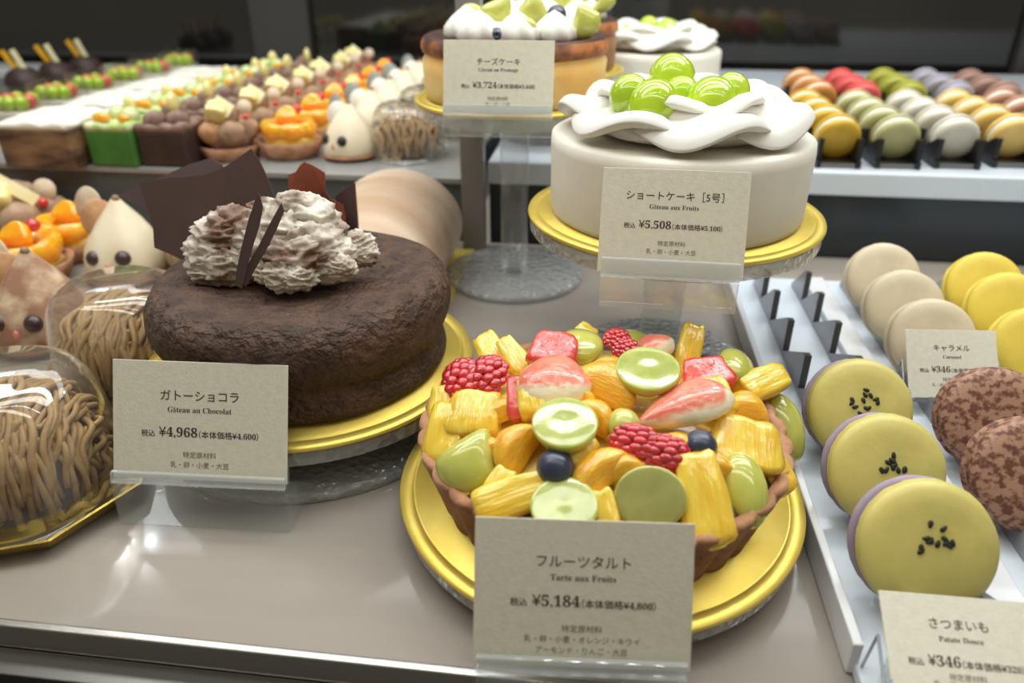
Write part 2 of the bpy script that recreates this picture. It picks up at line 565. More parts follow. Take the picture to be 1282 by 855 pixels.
# ------------------------------------------------------------------ chocolate cake
def chocolate_cake():
    t = thing('chocolate_cake', 'round dark chocolate cake with puffed rim, cream and chocolate shards', 'cake', CH)
    prof = [(0, 0), (.066, 0), (.0725, .0015), (.0738, .006), (.0728, .012), (.0712, .0165), (.0708, .0185), (.0728, .0205), (.0752, .025), (.0765, .031), (.0765, .037),
            (.0755, .043), (.0725, .048), (.067, .0505), (.060, .0507), (.052, .0495), (.042, .0482), (.030, .0476), (.015, .0474), (0, .0474)]

    def fr(a, i):
        p = Vector((cos(a) * 2.2, sin(a) * 2.2, i * .22))
        return 1 + (.018 if 6 < i < 15 else .008) * noise.noise(p) + .006 * noise.noise(p * 4)

    def fz(a, i):
        p = Vector((cos(a) * 1.6, sin(a) * 1.6, 5 + i * .15))
        return 0 if i < 3 else (.0022 * noise.noise(p) + .0006 * noise.noise(p * 5)) * (1 if i < 18 else 0)
    prof = [(r * KC, z * KC) for r, z in prof]
    mod_sub(obj('sponge', L(prof, 160, fr=fr, fz=fz), M_choc, t), 1)
    zt = CH.z + .048
    # cream
    b = bmesh.new()
    nC = Vector((0, -1, .25)).normalized()

    def at(cx, cy, yy):  # crop coords -> local position on a vertical plane at world y
        return onplane(140 + cx / 2.787, 180 + cy / 2.787, (0, yy, 0), Vector((0, 1, 0))) - CH
    k = .00013 * 1.0
    for i, (cx, cy, yy, r) in enumerate([(385, 330, .330, .0105), (360, 390, .326, .0105), (400, 420, .324, .0105), (440, 300, .335, .0105), (345, 440, .322, .0075), (470, 400, .325, .009),
                                         (545, 290, .342, .009), (560, 360, .328, .011), (620, 330, .335, .0135), (655, 240, .342, .0095), (690, 290, .340, .012), (640, 400, .322, .011),
                                         (700, 370, .330, .0125), (740, 410, .326, .0095), (770, 380, .330, .0085), (600, 460, .314, .0075), (650, 465, .313, .0065), (560, 445, .316, .0065),
                                         (790, 430, .322, .006), (860, 350, .340, .006), (870, 385, .338, .006), (540, 245, .344, .007), (500, 350, .332, .012), (590, 260, .344, .009), (720, 330, .336, .009)]):
        p = at(cx, cy, yy * KC)
        r *= KC
        p.z = max(p.z, .0525)
        blob(b, p, (r * 1.38, r * 1.05, r * 1.06), .34, 1.5, i, 5, ridge=True)
    o = obj('whipped_cream', b, M_cream_d, t)

    def shard(name, pts, p0, n, th, m, bend=0, label=None):
        p0 = Vector(p0) * KC
        n = Vector(n).normalized()
        b = bmesh.new()
        poly = []
        ws = [onplane(140 + x / 2.787, 180 + y / 2.787, p0, n) for x, y in pts]
        c = sum(ws, Vector()) / len(ws)
        ax = n.cross(Vector((0, 0, 1))).normalized()
        for w in ws:
            s = (w - c).dot(ax)
            poly.append(w - n * (bend * s * s) - CH)
        extr(b, poly, n, th)
        o = obj(name, b, m, t, smooth=False)
        if label:
            o['label'] = label
    shard('chocolate_shard', [(97, 137), (150, 127), (200, 119), (265, 116), (330, 108), (372, 92), (405, 75), (450, 44), (487, 17), (512, 52), (535, 100), (560, 165), (582, 220), (540, 300), (500, 400), (440, 440), (380, 440), (310, 438), (260, 412), (205, 385), (150, 362), (146, 300), (130, 240), (112, 180)],
          (0, .347, 0), (.10, -1, .30), .0013, M_shard, 0, 'largest dark shard, curved top edge')
    shard('chocolate_shard', [(25, 180), (60, 163), (95, 150), (190, 108), (270, 72), (345, 50), (385, 72), (420, 150), (420, 320), (260, 330), (190, 290), (140, 240), (110, 225), (65, 200)],
          (0, .380, 0), (.1, -1, .30), .0013, mat('violet_sheen_chocolate', (104, 86, 88), (94, 76, 78), 20, .3), 0, 'dark shard mostly behind the largest one')  # lighter violet tone paints in the sheen that sets this shard apart
    shard('chocolate_shard', [(608, 107), (640, 97), (655, 75), (672, 64), (700, 74), (742, 100), (743, 165), (762, 192), (800, 212), (809, 262), (795, 295), (758, 330), (720, 320), (650, 300), (620, 250), (612, 190)],
          (0, .352, 0), (-.1, -1, .35), .0011, M_shardred, 8, 'translucent reddish-brown shard with a bitten edge')
    shard('chocolate_shard', [(783, 182), (812, 160), (848, 138), (853, 200), (858, 260), (869, 474), (845, 468), (820, 462), (800, 410), (786, 370)],
          (0, .334, 0), (-.45, -1, .1), .0011, mat('greyish_chocolate', (104, 84, 80), (92, 72, 68), 20, .35), 0, 'greyish upright shard')
    for pts, yy in (([(510, 166), (520, 190), (528, 222), (515, 290), (495, 350), (470, 440), (455, 505), (430, 492), (436, 440), (450, 370), (478, 260)], .313),
                    ([(592, 205), (602, 235), (575, 300), (545, 360), (505, 430), (466, 500), (458, 480), (475, 420), (510, 360), (550, 280)], .316)):
        shard('chocolate_shard', pts, (0, yy, 0), (.35, -1, .2), .0012, M_shard, 0, 'thin pointed sliver')


chocolate_cake()


# ------------------------------------------------------------------ fruit builders (unit shapes; x = width, y = height, z = towards the viewer)
def f_grape_half(cut=True):
    """half grape: flat cut face towards +z"""
    b = bmesh.new()
    prof = [(0, -.8)] + [(sin(a) * 1.0, -cos(a) * .8) for a in [pi / 2 * k / 7 for k in range(1, 8)]] + [(1.0, .06), (.97, .1), (.90, .11), (.6, .13), (.25, .12), (.08, .10), (0, .10)]
    lathe(b, prof, 36, mi=lambda i: 1 if i >= 9 else 0)
    return b, ([M_grapeskin, M_grapeflesh] if cut else [M_grapeskin, M_grapedull])


def f_grape_side():
    """half grape lying on its cut face"""
    b = bmesh.new()
    blob(b, (0, 0, 0), (1, 1, .95), .04, 1.2, 3, 3)
    for v in b.verts:
        v.co.z = max(v.co.z, -.3)
    return b, [M_grapeskin]


def f_grape_wedge():
    b = bmesh.new()
    blob(b, (0, 0, 0), (1, 1, 1), .03, 1.2, 5, 4)
    for v in b.verts:
        p = v.co
        s = 1 - .62 * max(0, (p.y + .2)) / 1.2  # narrows towards the top
        p.x *= s
        p.x -= .35 * max(0, p.y) * -1
        if p.z < -.2:
            p.z = -.2
    return b, [M_grapeskin]


def f_pine(seed=0, taper=.75):
    b = bmesh.new()
    bmesh.ops.create_cube(b, size=2)
    bmesh.ops.subdivide_edges(b, edges=b.edges, cuts=7, use_grid_fill=True)
    o = Vector((seed * 2.3, seed, 4))
    for v in b.verts:
        p = v.co
        q = Vector((p.x, p.y, p.z))
        m = max(abs(p.x), abs(p.y), abs(p.z))
        # rounded box
        e = 7
        l = (abs(p.x) ** e + abs(p.y) ** e + abs(p.z) ** e) ** (1 / e)
        p = p / l
        k = 1 + (taper - 1) * (p.y + 1) / 2
        p.x *= k
        p.z *= (.75 + .25 * k)
        p.z += .18 * (1 - p.x * p.x)
        p.y += .12 * p.x * p.x
        p += Vector((.13 * noise.noise(q * 1.1 + o), .12 * noise.noise(q * 1.2 - o), .16 * noise.noise(q * 1.3 + o * 2)))
        p.z += .05 * sin(q.x * 9 + noise.noise(q * 2 + o) * 3)
        v.co = p
    return b, [M_pine]


def f_orange(seed=0):
    """mandarin segment: a plump crescent"""
    b = bmesh.new()
    blob(b, (0, 0, 0), (1, 1, 1), .05, 1.5, seed, 4)
    for v in b.verts:
        p = v.co
        th = .95 if p.y > 0 else .95 * (1 + p.y * .55)
        p.z *= th
        p.y = p.y * .72 - .38 * p.x * p.x + .25
        p.x *= 1.0
    return b, [M_orange]


def f_rasp(seed=0):
    """halved raspberry folded open: beads over two lobes"""
    b = bmesh.new()
    rnd = random.Random(seed)
    for lobe, (cx, cy, rx, ry) in enumerate(((-.42, .12, .56, .74), (.42, -.10, .56, .72))):
        blob(b, (cx, cy, -.1), (rx * .86, ry * .86, .5), .05, 1, seed, 2)
        n = 30
        for i in range(n):
            z = 1 - 1.15 * (i + .5) / n
            a = i * 2.39996
            s = sqrt(max(0, 1 - z * z))
            blob(b, (cx + rx * s * cos(a), cy + ry * s * sin(a), -.05 + .58 * z), .20 + .03 * rnd.random(), .03, 1, i, 2)
    return b, [M_rasp]


def f_blue():
    b = bmesh.new()
    prof = [(0, -1)] + [(sin(a), -cos(a)) for a in [pi * k / 16 for k in range(1, 14)]] + [(.46, .92), (.40, .97), (.32, .90), (.2, .78), (0, .75)]
    lathe(b, prof, 32, fr=lambda a, i: 1 + (.12 * cos(5 * a) if 13 < i < 17 else 0))
    return b, [M_blue]


def m_fig():
    """pink flesh fading to a white rind, by the wedge's own shape"""
    if 'fig_flesh' in MC:
        return MC['fig_flesh']
    m = mat('fig_flesh', (232, 120, 98), (238, 150, 124), 80, .18, .3, 150, sss=.2, coat=.9)
    nt = m.node_tree
    b = nt.nodes['Principled BSDF']
    old = b.inputs['Base Color'].links[0].from_socket
    at = nt.nodes.new('ShaderNodeAttribute')
    at.attribute_name = 'rind'
    ns = nt.nodes.new('ShaderNodeTexNoise')
    tc = nt.nodes.new('ShaderNodeTexCoord')
    nt.links.new(tc.outputs['Object'], ns.inputs['Vector'])
    ns.inputs['Scale'].default_value = 240
    ad = nt.nodes.new('ShaderNodeMath')
    ad.operation = 'MULTIPLY_ADD'
    ad.inputs[1].default_value = .5
    nt.links.new(ns.outputs[0], ad.inputs[0])
    nt.links.new(at.outputs['Fac'], ad.inputs[2])
    r = nt.nodes.new('ShaderNodeValToRGB')
    r.color_ramp.elements[0].position, r.color_ramp.elements[1].position = .55, .85
    nt.links.new(ad.outputs[0], r.inputs[0])
    mx = nt.nodes.new('ShaderNodeMixRGB')
    nt.links.new(r.outputs[0], mx.inputs[0])
    nt.links.new(old, mx.inputs[1])
    mx.inputs[2].default_value = lin((242, 232, 200))
    nt.links.new(mx.outputs[0], b.inputs['Base Color'])
    return m


def f_fig(seed=0):
    b = bmesh.new()
    lay = b.verts.layers.float.new('rind')
    blob(b, (0, 0, 0), (1, 1, 1), .05, 1.3, seed, 4)
    for v in b.verts:
        p = v.co.copy()
        v[lay] = min(1, max(0, (-p.y - .05) * 1.15 + .45 * abs(p.x) ** 3 + (.35 if p.z < -.35 else 0)))
        p.z *= .9 if p.y < 0 else .9 * (1 - .55 * p.y)
        p.y += -.16 * p.x * p.x + .08
        p.x *= 1 - .12 * max(0, p.y)
        if seed % 2:
            v[lay] = min(1, v[lay] * .8 + max(0, p.x - .72) * 3)
            p.y *= .42 + .58 * (p.x + 1) / 2
            p.y += .18 * p.x
        v.co = p
    return b, [m_fig()]


KINDS = {
    'grape_cut': ('grape_half', lambda s: f_grape_half(True)), 'grape_dull': ('grape_half', lambda s: f_grape_half(False)),
    'grape_side': ('grape_half', lambda s: f_grape_side()), 'grape_wedge': ('grape_wedge', lambda s: f_grape_wedge()),
    'pine': ('pineapple_chunk', f_pine), 'orange': ('orange_segment', f_orange), 'rasp': ('raspberry_half', f_rasp),
    'blue': ('blueberry', lambda s: f_blue()), 'fig': ('fig_wedge', f_fig), 'pink': ('grapefruit_piece', f_pine)}


def place_fruit(t, base, kind, pos, w, h, th, rot, n, tilt=0, seed=0):
    """pos world, w/h/th metres (full), n facing direction, rot in the facing plane (degrees)"""
    name, fn = KINDS[kind]
    b, ms = fn(seed)
    if kind == 'pink':
        ms = [M_pinkfruit]
    n = Vector(n).normalized()
    x = (RT - n * RT.dot(n)).normalized()
    y = n.cross(x)
    R = Matrix((x, y, n)).transposed() @ Matrix.Rotation(radians(rot), 3, 'Z') @ Matrix.Rotation(radians(tilt), 3, 'X')
    for v in b.verts:
        v.co = Vector((v.co.x * w / 2, v.co.y * h / 2, v.co.z * th / 2))
    o = obj(name, b, ms, t)
    o.rotation_euler = R.to_euler()
    o.location = Vector(pos) - Vector(base)
    return o


# ------------------------------------------------------------------ fruit tart
def fruit_tart():
    t = thing('fruit_tart', 'round tart in a fluted brown crust, piled with glazed cut fruit', 'tart', TA)
    NF, KX = 34, 1.155
    # crust: fluted outside wall, rim and inner wall
    prof = [(0, .0), (.064, .0), (.0655, .001), (.0675, .008), (.0700, .016), (.0722, .023), (.0738, .0275), (.0735, .0292), (.0715, .0295), (.0695, .0285), (.068, .024), (.067, .021), (0, .021)]

    def fr(a, i):
        if 2 <= i <= 8:
            u = (a * NF / (2 * pi)) % 1
            return 1 + .030 * (abs(sin(pi * u)) ** .7 - .6) + .004 * noise.noise(Vector((cos(a) * 9, sin(a) * 9, i)))
        return 1

    def fz(a, i):
        return .0008 * noise.noise(Vector((cos(a) * 14, sin(a) * 14, i))) if 6 <= i <= 9 else 0
    prof = [(r * KX, z * KT) for r, z in prof]
    obj('crust', L(prof, NF * 10, fr=fr, fz=fz), M_crust, t)
    obj('chocolate_cream', L([(r * KX, z * KT) for r, z in [(0, .0215), (.0660, .0215), (.0690, .0262), (.066, .0285), (.055, .031), (0, .034)]], 96,
                             fz=lambda a, i: .001 * noise.noise(Vector((cos(a) * 9, sin(a) * 9, i * 3))) if 1 < i < 5 else 0), M_chocfill, t)
    R0, Z0, HH = .066 * KX, TA.z + .0275 * KT, .0265

    def dome(x, y):
        r = sqrt((x - TA.x) ** 2 + (y - TA.y) ** 2) / R0
        return Z0 + HH * (1 - min(r, 1.25) ** 2.4) if r <= 1.25 else -1
    obj('custard', L([(0, .0345 * KT)] + [(R0 * .93 * k / 12, .0265 * KT + (HH - .007) * (1 - (.93 * k / 12) ** 2.4)) for k in range(12, -1, -1)], 72), M_custard, t)

    def hit(cx, cy):
        r = ray(490 + cx / 2.4635, 400 + cy / 2.4635)
        best, bp = 9, None
        for i in range(900):
            s = .21 + i * .0003
            p = CP + r * s
            g = p.z - dome(p.x, p.y)
            if dome(p.x, p.y) > 0:
                if g <= 0:
                    return p
                if g < best:
                    best, bp = g, p
        return bp
    F = [  # kind, crop x, crop y, w, h (crop px), thickness ratio, rotation, facing-camera share, sink
        ('pine', 330, 140, 90, 150, .8, 25, .6), ('pine', 385, 125, 70, 110, .9, 30, .6), ('pine', 172, 275, 85, 95, .9, 0, .6),
        ('pine', 180, 360, 120, 150, .8, -10, .6), ('pine', 262, 305, 170, 110, .8, -12, .5), ('pine', 385, 552, 125, 235, .6, -72, .5),
        ('pine', 955, 560, 150, 245, .6, 6, .6), ('pine', 1085, 400, 205, 130, .7, -8, .5), ('pine', 1165, 455, 90, 150, .7, 20, .6),
        ('pine', 1135, 205, 95, 160, .7, -62, .5), ('pine', 915, 105, 75, 150, .8, -14, .8), ('pine', 600, 55, 60, 60, .9, 40, .6),
        ('orange', 395, 405, 165, 150, .8, 55, .5), ('orange', 655, 215, 190, 150, .7, -30, .4), ('orange', 640, 490, 210, 150, .7, 45, .5),
        ('orange', 625, 305, 120, 110, .8, -50, .5), ('orange', 1090, 290, 130, 110, .8, -10, .5), ('orange', 675, 150, 110, 60, .8, 0, .4),
        ('orange', 350, 290, 130, 80, .8, 20, .5), ('orange', 500, 320, 120, 110, .8, 10, .5), ('orange', 880, 400, 130, 90, .8, 0, .5),
        ('pine', 660, 590, 70, 110, .7, 10, .5), ('pine', 330, 520, 80, 110, .7, -30, .5),
        ('grape_wedge', 248, 445, 205, 205, .7, -12, .6), ('grape_side', 577, 95, 155, 95, .9, -15, .3), ('grape_cut', 778, 210, 195, 135, 1, 0, .05),
        ('grape_cut', 543, 365, 200, 150, 1, -8, .12), ('grape_side', 715, 335, 100, 110, .9, 0, .6), ('grape_dull', 793, 556, 222, 195, 1, 0, .92),
        ('grape_side', 1080, 530, 140, 225, .8, 6, .6), ('grape_cut', 540, 590, 205, 120, 1, -4, .25), ('grape_side', 742, 68, 115, 60, .9, 0, .3),
        ('grape_side', 1055, 150, 120, 90, .9, -20, .3), ('grape_side', 1200, 335, 120, 185, .8, 12, .6), ('grape_side', 185, 190, 55, 85, .9, 0, .6),
        ('pink', 505, 118, 165, 100, .7, -18, .5), ('pink', 965, 185, 175, 85, .7, 12, .5), ('pink', 395, 255, 75, 130, .8, 5, .6),
        ('fig', 502, 225, 235, 165, .7, -4, .4), ('fig', 893, 290, 320, 175, .6, 14, .45), ('fig', 810, 108, 125, 105, .8, 40, .4),
        ('rasp', 275, 205, 190, 135, .7, 12, .5), ('rasp', 790, 412, 222, 130, .7, -12, .5), ('rasp', 705, 98, 115, 100, .7, -50, .4), ('rasp', 1097, 250, 140, 85, .7, -42, .4),
        ('orange', 300, 420, 110, 110, .8, 30, .5), ('pine', 570, 400, 110, 90, .8, 40, .5), ('orange', 560, 250, 120, 100, .8, 0, .5), ('orange', 720, 470, 110, 110, .8, 20, .5),
        ('pine', 450, 250, 110, 100, .8, 10, .5), ('orange', 860, 190, 110, 90, .8, 60, .5), ('pine', 990, 250, 110, 90, .8, 10, .5), ('orange', 1000, 470, 110, 100, .8, 0, .5),
        ('pine', 240, 215, 90, 90, .8, -20, .5), ('orange', 460, 180, 90, 70, .8, 0, .5), ('pine', 1150, 300, 80, 100, .8, 0, .5), ('pine', 210, 520, 60, 80, .8, 30, .5),
        ('blue', 511, 470, 118, 118, 1, 20, .6), ('blue', 940, 405, 104, 104, 1, 0, .6), ('blue', 962, 142, 50, 50, 1, 0, .6),
    ]
    for i, (kd, cx, cy, w, h, th, rot, cs) in enumerate(F):
        p = hit(cx, cy)
        e = .002
        nd = Vector((dome(p.x - e, p.y) - dome(p.x + e, p.y), dome(p.x, p.y - e) - dome(p.x, p.y + e), 2 * e)).normalized()
        if nd.z < .35:
            nd = Vector((nd.x, nd.y, .5)).normalized()
        tc = (CP - p).normalized()
        n = (nd * (1 - cs) + tc * cs).normalized()
        s = depth(p) / FPX / 2.4635
        fs = max(.55, n.dot(tc))
        tz = min(w, h) * s * th
        lift = {'grape_cut': .5, 'grape_dull': .10, 'fig': .30, 'rasp': .35, 'blue': .25, 'pink': .22, 'grape_wedge': .15, 'grape_side': .12, 'pine': .05, 'orange': 0.0}[kd]
        if kd == 'grape_cut':
            h, n = w, (Vector((0, 0, 1)) * .75 + tc * .30 + nd * .2).normalized()
        if kd in ('orange', 'pine'):
            w, h, tz = w * 1.16, h * 1.16, tz * 1.1
        pf = place_fruit(t, TA, kd, p + nd * tz * lift, w * s, h * s / (fs if abs(rot) < 40 and kd != 'grape_cut' else 1), tz if kd[:5] != 'grape' or kd == 'grape_side' else min(w, h) * s * th * .9, rot, n, seed=i, tilt=115 if kd == 'blue' else 0)


fruit_tart()


# ------------------------------------------------------------------ white shortcake
def ruffle_bm(R, zt):
    """two rings of overlapping piped cream waves, each a thick fan with a rolled lip"""
    b = bmesh.new()
    rnd = random.Random(4)
    for N, c0, ln, half, zc, zr, th, off in ((7, .026, R - .026 + .001, 1.02, .0170, .0080, .0088, .35), (6, .008, .042, 1.15, .0190, .0155, .0075, .9)):
        for k in range(N):
            a0 = 2 * pi * k / N + off
            ph = rnd.uniform(-.6, .6)
            ex = Vector((-sin(a0), cos(a0), 0))
            er = Vector((cos(a0), sin(a0), 0))

            def pt(u, v, top):
                w = (u - .5) * 2
                fan = w * half
                l = ln * v * (1 - .10 * w * w)
                q = er * (c0 + l * cos(fan)) + ex * (l * sin(fan) * 1.02)
                rr = q.length
                if rr > R + .0015:
                    q *= (R + .0015) / rr
                z = zc + (zr - zc) * v ** 1.25 + .0042 * w * v + .0042 * v * v * sin(w * 4.6 + ph) + .0012 * sin(v * 9 + ph)
                t = th * sqrt(max(0, 1 - (abs(2 * v - 1)) ** 6)) * sqrt(max(0, 1 - abs(w) ** 6)) * (.35 + .65 * v) + .0004
                if v > .5:
                    t *= 1.1
                return Vector((q.x, q.y, zt + z + (t / 2 if top else -t / 2)))
            sheet(b, 22, 14, lambda u, v: pt(u, v, True), lambda u, v: pt(u, v, False))
    blob(b, (0, 0, zt + .006), (R * .80, R * .80, .011), .1, 2, 4, 4)
    return b


def shortcake(loc, label, grapes, name='shortcake'):
    t = thing(name, label, 'cake', loc)
    R = .0745
    prof = [(0, 0), (R - .0025, 0), (R - .0008, .0012), (R, .004), (R, .020), (R + .0004, .040), (R - .0002, .0455), (R - .003, .0472), (R - .010, .0470), (0, .0465)]
    obj('cream_coat', L(prof, 128, fr=lambda a, i: 1 + .004 * noise.noise(Vector((cos(a) * 3, sin(a) * 3, i * .4)))), M_cream, t)
    mod_sub(obj('cream_ruffle', ruffle_bm(R - .003, .0485), M_ruffle, t), 1)
    for i, (dx, dy, dz, r) in enumerate(grapes):
        b = bmesh.new()
        blob(b, (0, 0, 0), (r, r * 1.02, r * 1.08), .02, 1.2, i, 4)
        o = obj('grape', b, M_grape, t, loc=(dx, dy, .056 + dz))
        o.rotation_euler = (.3 * sin(i * 2), .3 * cos(i), i)
    return t


def gr(px, py, z, w):
    p = P(px, py, z)
    return (p.x - SH.x, p.y - SH.y, z - SH.z - .056, w * depth(p) / FPX / 2)


shortcake(SH, 'white cream shortcake with ruffled top and whole green grapes, on the gold board at centre', [
    gr(788, 120, .176, 50), gr(817, 134, .172, 64), gr(841, 98, .178, 56), gr(852, 120, .174, 46), gr(891, 131, .172, 64), gr(914, 117, .176, 48)])


# ------------------------------------------------------------------ cheesecakes
def cheesecake(loc, label, m_side, tops=True):
    t = thing('cheesecake', label, 'cake', loc)
    R = .0690
    fr = lambda a, i: 1 + .010 * noise.noise(Vector((cos(a) * 2.5, sin(a) * 2.5, i * .5)))
    obj('cheese_body', L([(0, 0), (R * .93, 0), (R * .965, .002), (R * .975, .008), (R * .985, .020), (R * .985, .027), (R * .955, .0305), (R * .96, .0320)], 96, fr=fr), m_side, t)
    obj('burnt_crust', L([(R * .958, .0317), (R * .985, .0330), (R, .0355), (R * .995, .039), (R * .97, .0425)], 96, fr=fr), M_burnt, t)
    obj('burnt_top', L([(R * .97, .0425), (R * .93, .044), (R * .85, .0425), (R * .7, .041), (0, .041)], 96, fr=fr), M_burntdark, t)
    b = bmesh.new()
    rnd = random.Random(5)
    for k in range(9):
        a = k * 2 * pi / 9
        rr = .036 if k % 2 else .040
        c = Vector((rr * cos(a), rr * sin(a), .041))
        q = bmesh.new()
        lathe(q, [(0, 0), (.013, 0), (.0155, .004), (.0145, .009), (.010, .014), (.005, .018), (0, .021)], 40,
              fr=lambda a, i: 1 + .10 * sin(7 * a + i * .7))
        for v in q.verts:
            v.co += c
        me = bpy.data.meshes.new('tmp')
        q.to_mesh(me)
        q.free()
        b.from_mesh(me)
        bpy.data.meshes.remove(me)
    blob(b, (0, 0, .046), (.034, .034, .014), .25, 2.5, 2, 4)
    obj('whipped_cream', b, M_ruffle, t)
    return t


t = cheesecake(CE, 'golden cheesecake with burnt rim, cream, grape wedges and blueberries, behind its card', M_cheese)


def wedge(px, py, yy, w, h, rot, kind='grape_wedge', th=.6):
    p = onplane(px, py, (0, yy, 0), Vector((0, 1, 0)))
    s = depth(p) / FPX
    n = (CP - p).normalized()
    place_fruit(t, t.location, kind, p, w * s, h * s, min(w, h) * s * th, rot, n, seed=int(px))


wedge(622, 14, .560, 42, 42, -20)
wedge(664, 14, .556, 42, 42, 10)
wedge(654, 38, .540, 38, 32, 10, 'grape_side')
wedge(731, 28, .556, 44, 40, 40)
wedge(697, 18, .570, 24, 22, 0, 'blue', 1)
wedge(622, 44, .536, 20, 18, 0, 'blue', 1)
wedge(590, 20, .60, 34, 30, 0, 'grape_side')

# replicas of the front cheesecake and shortcake, added where their mirror images fall
CE2 = Vector((-.061, .752, .145))
SH2 = Vector((.044, .862, .105))
stand((CE2.x, CE2.y, .079), CE2.z - .079, .0755, .04, 'clear acrylic pedestal stand under the replica cheesecake')
stand((SH2.x, SH2.y, .079), SH2.z - .079, .0755, .04, 'clear acrylic stand under the replica shortcake')
board(CE2, .0755, 'round gold cake board under the replica cheesecake')
board(SH2, .0765, 'round gold cake board under the replica shortcake')
t = cheesecake(CE2, 'dark-topped replica of the golden cheesecake, at its mirror-image spot', mat('brown_cheesecake_side', (190, 150, 100), (150, 104, 66), 26, .6))
wedge(705, 2, .735, 30, 26, 0, 'grape_side')
wedge(725, 0, .75, 30, 26, 20)
wedge(755, 4, .735, 34, 22, 30)
shortcake(SH2, 'replica of the grape-topped white shortcake at its mirror-image spot, partly hidden', [
    (-.030, -.020, .004, .0105), (-.012, -.026, .005, .0105), (.008, -.024, .005, .011), (.026, -.018, .004, .0105), (-.004, -.008, .011, .011), (.016, -.004, .009, .0105)])


# ------------------------------------------------------------------ roll cake
def roll_cake():
    c = P(507, 390, .003)
    c = Vector((-.170, .530, .003))
    tag(obj('cake_board', (lambda b: (box(b, -.058, .058, -.095, .098, -.003, 0), b)[1])(bmesh.new()), M_gold, loc=c, smooth=False),
        'rectangular gold board under the tan roll cake', 'cake board')
    t = thing('roll_cake', 'tan glazed dome-shaped roll cake behind the chocolate cake', 'cake', c)
    b = bmesh.new()
    N, K = 28, 40
    rings = []
    for i in range(N + 1):
        u = i / N
        y = -.088 + .172 * u
        e = 1
        if u < .06:
            e = .90 + .10 * sin(u / .06 * pi / 2)
        if u > .90:
            e = .80 + .20 * cos((u - .90) / .10 * pi / 2)
        ring = []
        for k in range(K + 1):
            a = -.18 * pi + 1.36 * pi * k / K
            r = 1 + .010 * noise.noise(Vector((u * 5, cos(a) * 2, sin(a) * 2)))
            r += .012 * sin(u * 26 + a * .8) * .35
            ring.append(b.verts.new((.054 * cos(a) * e * r, y, .034 + .046 * sin(a) * e * r - (.0 if a > 0 and a < pi else 0))))
        rings.append(ring)
    for v in b.verts:
        v.co.z = max(v.co.z, .0004)
    for A, B in zip(rings, rings[1:]):
        for k in range(K):
            b.faces.new((A[k], A[k + 1], B[k + 1], B[k]))
        b.faces.new((A[K], A[0], B[0], B[K]))
    obj('rolled_sponge', b, M_roll, t)
    for s, ring_y in ((0, -.0882), (1, .0842)):
        q = bmesh.new()
        cy = ring_y
        pts = []
        e = .90 if s == 0 else .80
        vs = [q.verts.new((.054 * cos(a) * e, cy, max(.0004, .034 + .046 * sin(a) * e))) for a in [-.18 * pi + 1.36 * pi * k / K for k in range(K + 1)]]
        q.faces.new(vs)
        r = bmesh.ops.extrude_face_region(q, geom=q.faces[:])
        for v in r['geom']:
            if isinstance(v, bmesh.types.BMVert):
                v.co.y += -.0015 if s == 0 else .0015
        obj('cut_end', q, M_palecake, t, smooth=False)


roll_cake()


